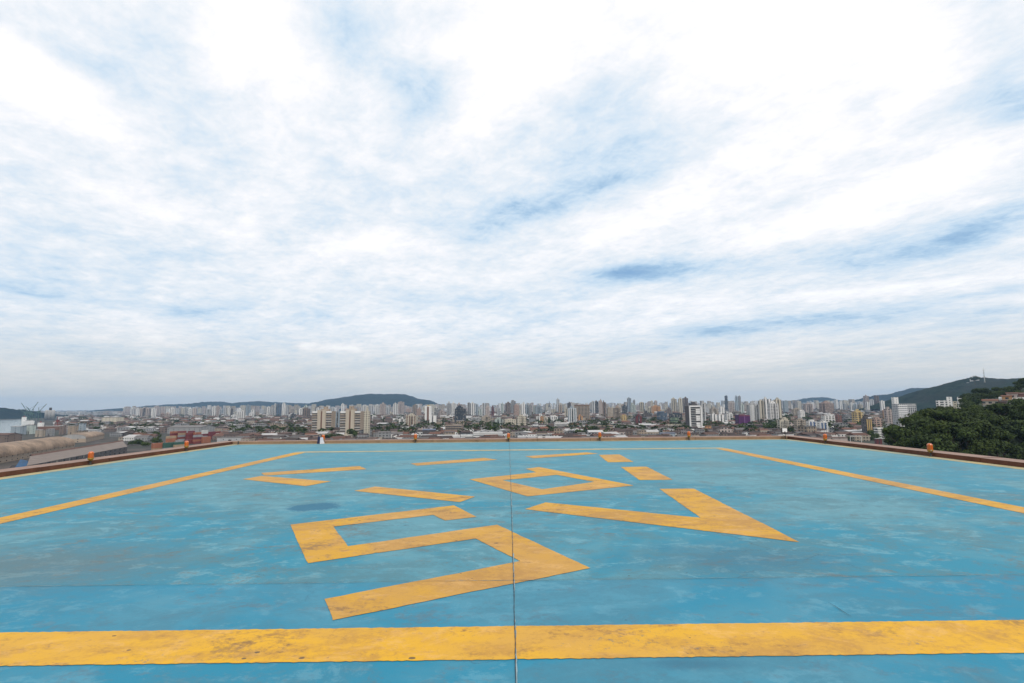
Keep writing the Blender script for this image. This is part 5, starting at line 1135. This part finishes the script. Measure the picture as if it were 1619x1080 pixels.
for rr_ in range(rowsN):
    lst = []
    px_ = 1406+r6.uniform(0, 6)
    while px_ < 1640:
        c_ = fh_z(px_); b = Vector((c_.x, c_.y, 0)).normalized(); dist = math.hypot(c_.x, c_.y)-150*(1-(rr_+.4)/rowsN)+r6.uniform(-5, 5)
        hit = bv.ray_cast(Vector((b.x*dist, b.y*dist, 300)), Vector((0, 0, -1)))
        if hit[0] is not None and py_of(hit[0]+Vector((0, 0, 9))) < 703+(px_-1400)*.165: lst.append((px_, hit[0]))
        px_ += r6.uniform(10, 16)*(300/dist)*.9
    for i, (x_, p) in enumerate(lst):
        s = r6.choice([r6.uniform(.6, .95), r6.uniform(.9, 1.3), r6.uniform(1.2, 1.7)]) if rr_ < 7 else r6.choice([r6.uniform(.5, .8), r6.uniform(.8, 1.2 if px_ < 1540 else .9)])
        tree(p, s, r6.randrange(6), r6.uniform(0, 6), f'{ORD[min(i, 19)]} tree from left in the {ROWN[rr_]} row on the wooded hillside', 'trees on the wooded hillside', r6.uniform(.8, 1.15)); tot += 1
# ridge of trees rising behind, at the far right
FH2 = [(1524, 650), (1530, 626), (1545, 620), (1570, 619), (1590, 617), (1608, 615), (1613, 603), (1660, 596), (1760, 596), (1900, 640)]
bm = bmesh.new(); grid = []
for i in range(41):
    px_ = 1520+(1900-1520)*i/40
    for (a, za), (b, zb) in zip(FH2, FH2[1:]):
        if a <= px_ <= b: yy = za+(zb-za)*(px_-a)/(b-a); break
    else: yy = 650
    c_ = at_dist(px_, yy+9, 520); b = Vector((c_.x, c_.y, 0)).normalized(); d0 = math.hypot(c_.x, c_.y)
    grid.append([bm.verts.new((b.x*(d0+q), b.y*(d0+q), GZ-1+max(0, (c_.z-GZ)*k))) for q, k in ((-110, .55), (-70, .78), (-30, .95), (0, 1), (50, .95), (120, .6), (200, 0))])
for a, b in zip(grid, grid[1:]):
    for j in range(6): bm.faces.new((a[j], b[j], b[j+1], a[j+1])).smooth = True
bmesh.ops.recalc_face_normals(bm, faces=bm.faces); hs2 = mesh_obj('hillside', bm, M_under); structure(hs2, 'higher wooded ridge behind the hillside at the right edge')
bpy.context.view_layer.update(); bv2 = BVHTree.FromObject(hs2, bpy.context.evaluated_depsgraph_get())
for rr_, off in enumerate((-85, -60, -35, -8)):
    px_ = 1528; i = 0
    while px_ < 1640:
        d0 = 520/math.cos(math.atan2(ray(px_, 630).x, ray(px_, 630).y))+off; b = Vector((ray(px_, 630).x, ray(px_, 630).y, 0)).normalized()
        hit = bv2.ray_cast(Vector((b.x*d0, b.y*d0, 400)), Vector((0, 0, -1)))
        if hit[0] is not None and not (rr_ < 2 and px_ > 1552):
            tree(hit[0], r6.uniform(.95, 1.5), r6.randrange(6), r6.uniform(0, 6), f'{ORD[min(i, 19)]} tree from left in the {["front", "second", "third", "crest"][rr_]} row on the higher ridge', 'trees on the higher ridge'); i += 1; tot += 1
        px_ += r6.uniform(7, 11)
# houses on the hills
def hillhouse(x0, x1, top, base, Y, wallc, roof, label, pat='punch', rot=0, nm='house', cat='house', flat=False, FD=-6):
    p = at_dist((x0+x1)/2, base, Y); s = p.xy.length/815.0; w_ = (x1-x0)*s*.93; h = (base-top)*s; root = empty(nm, p, -math.atan2(p.x, p.y)*0+R(rot)-math.atan2(p.x, p.y))
    bm = shed_mesh(w_, w_*.7, h*.8, .03 if flat else .3, 'x'); bmesh.ops.translate(bm, vec=(0, 0, 0), verts=bm.verts); mesh_obj('wall', bm, [facade(C[wallc], pat), roofm(roof)], root)
    bm = bmesh.new(); box(bm, -w_*.35, w_*.35, -w_*.33, w_*.33, FD, -.02); mesh_obj('foundation', bm, M_greyp, root); tag(root, label, cat, None); return root
for x0_, x1_, t_, col_, pt_, lb in ((1485, 1503, 633, 'white', 'balcony', 'long white block rising above the hillside trees, left part of the villas'), (1502.5, 1511.5, 627.5, 'white', 'blank', 'white square tower block in the middle of the white villas'),
                                   (1512, 1518.5, 634.5, 'cream', 'punch', 'small cream block right of the white square tower block'), (1519.3, 1528, 627.5, 'white', 'balcony', 'rightmost white block, at the foot of the tree ridge')):
    tower(x0_, x1_, t_, 686, col_, pt_, -35, .7, 'box', lb, 'block', 'apartment_block', room='none', roof='metal')
for a, b, t_, bs_, wc, rf, lb in ((1588, 1597, 627, 633, 'orange', 'tile', 'orange house on the right hillside, leftmost of the upper houses'), (1596, 1606, 623, 630, 'pink', 'tile', 'pink house with a red roof above the orange one'), (1604, 1617, 624, 632, 'red', 'rust', 'red-brown house at the right edge of the hillside'),
                                   (1592, 1619, 632, 637, 'white', 'metal', 'wide white-roofed house low on the right hillside'), (1598, 1615, 637, 641.5, 'pink', 'fibro', 'grey-roofed pink house below the wide white-roofed one'), (1559, 1573, 634, 640, 'beige', 'tile', 'beige house with red roof standing alone left among the trees'),
                                   (1562, 1582, 641, 646, 'white', 'rust', 'low white wall house below the beige hillside house'), (1574, 1587, 636, 642, 'brown', 'dtile', 'dark brown house right of the beige hillside house')):
    hillhouse(a, b, t_, bs_, 395, wc, rf, lb)
for a, b, t_, bs_, lb in ((1533, 1546, 605, 611, 'white villa on the far hill crest, lower left of the mast'), (1537, 1546, 600, 605.5, 'small white villa just below the round treetop on the far crest'), (1549, 1560, 601, 607, 'pale house at the foot of the hilltop mast'), (1596, 1604, 602.5, 606, 'white house on the far hill crest at the right')):
    hillhouse(a, b, t_, bs_, 1850, 'white', 'metal', lb, 'punch', flat=True, FD=-9)
p = at_dist(1557, 603, 1700); r = empty('radio_mast', p); hm_ = (603-587)*p.xy.length/815
bm = bmesh.new(); lathe(bm, [(2.2, -5), (1.4, 0), (.9, hm_*.6), (.35, hm_)], 6)
mesh_obj('mast_pole', bm, M_steel, r)
bm = bmesh.new()
for z in (.35, .6, .8): box(bm, -3, 3, -.5, .5, hm_*z, hm_*z+1.2)
mesh_obj('antenna_arm', bm, M_steel, r); tag(r, 'thin radio mast on the crest of the long wooded hill', 'mast')
tree(at_dist(1541, 602, 1690)+Vector((0, 0, -8)), 3.0, 2, 0, 'single big round treetop on the far hill crest left of the mast')
# city trees: scattered crowns between the houses
M_leafc = M_leaf
TC = [crown_mesh(300+k, 260, 6.0, 9, 1.5) for k in range(4)]
r7 = random.Random(55); n = 0; TB = []
DENS = [(584, 612, 676, 690, 16), (612, 640, 688, 694, 6), (663, 692, 684, 694, 9), (733, 760, 675, 684, 12), (760, 778, 672, 680, 8), (832, 850, 668, 678, 8), (865, 880, 663, 670, 4), (897, 915, 674, 682, 8), (915, 945, 680, 690, 14), (955, 975, 684, 692, 8), (470, 484, 684, 694, 6), (520, 560, 692, 696, 8), (200, 250, 690, 708, 16), (140, 160, 676, 684, 6), (1114, 1122, 679, 686, 4), (1120, 1126, 663, 670, 3), (1205, 1225, 677, 686, 8), (1345, 1364, 686, 697, 12), (1375, 1384, 690, 699, 8), (1396, 1408, 680, 700, 10), (1232, 1262, 685, 690, 8), (310, 345, 664, 672, 6), (360, 420, 664, 690, 10)]
for a, b, y0_, y1_, k_ in DENS:
    for _ in range(k_):
        px = r7.uniform(a, b); base = r7.uniform(y0_, y1_); g = ground(px, base, GZ)
        if not clear_of(g, -5): continue
        if r7.random() < .45: continue
        o = bpy.data.objects.new('tree', r7.choice(TC)); COL.objects.link(o); s = r7.uniform(.8, 1.5); o.location = g+Vector((0, 0, -1.5)); o.scale = (s, s, s*r7.uniform(.7, 1)); o.rotation_euler.z = r7.uniform(0, 6)
        register(px, ['dark green tree', 'wide bushy tree', 'small green tree'][0 if s < 1.1 else 1], o, 'tree', 'trees between the buildings'); n += 1
flush_labels()
# far tree cover between the low roofs
bmt = bmesh.new(); r8 = random.Random(66)
for _ in range(1700):
    px = r8.uniform(100, 1400); dd = 12*(50/12)**r8.random(); g = ground(px, hor(px)+dd, GZ); rad = r8.uniform(3.5, 8.5)
    if not clear_of(g, -3) or (236 < px < 352 and dd > 38) or (px < 200 and dd > 34): continue
    for q in range(34):
        a = r8.uniform(0, 6.28); e = r8.uniform(0, 1.5); c_ = g+Vector((math.cos(a)*math.cos(e)*rad, math.sin(a)*math.cos(e)*rad, math.sin(e)*rad*.85+5)); s = rad*.34
        v = [bmt.verts.new(c_+Vector((r8.uniform(-1, 1)*s, r8.uniform(-1, 1)*s, r8.uniform(-.7, .7)*s))) for _ in range(4)]
        bmt.faces.new(v)
o = mesh_obj('distant_trees', bmt, M_leaf); o['kind'] = 'stuff'; o['label'] = 'dark tree cover scattered between the low roofs'
print('TREES', tot, 'city trees', n, 'objects', len(S.objects))
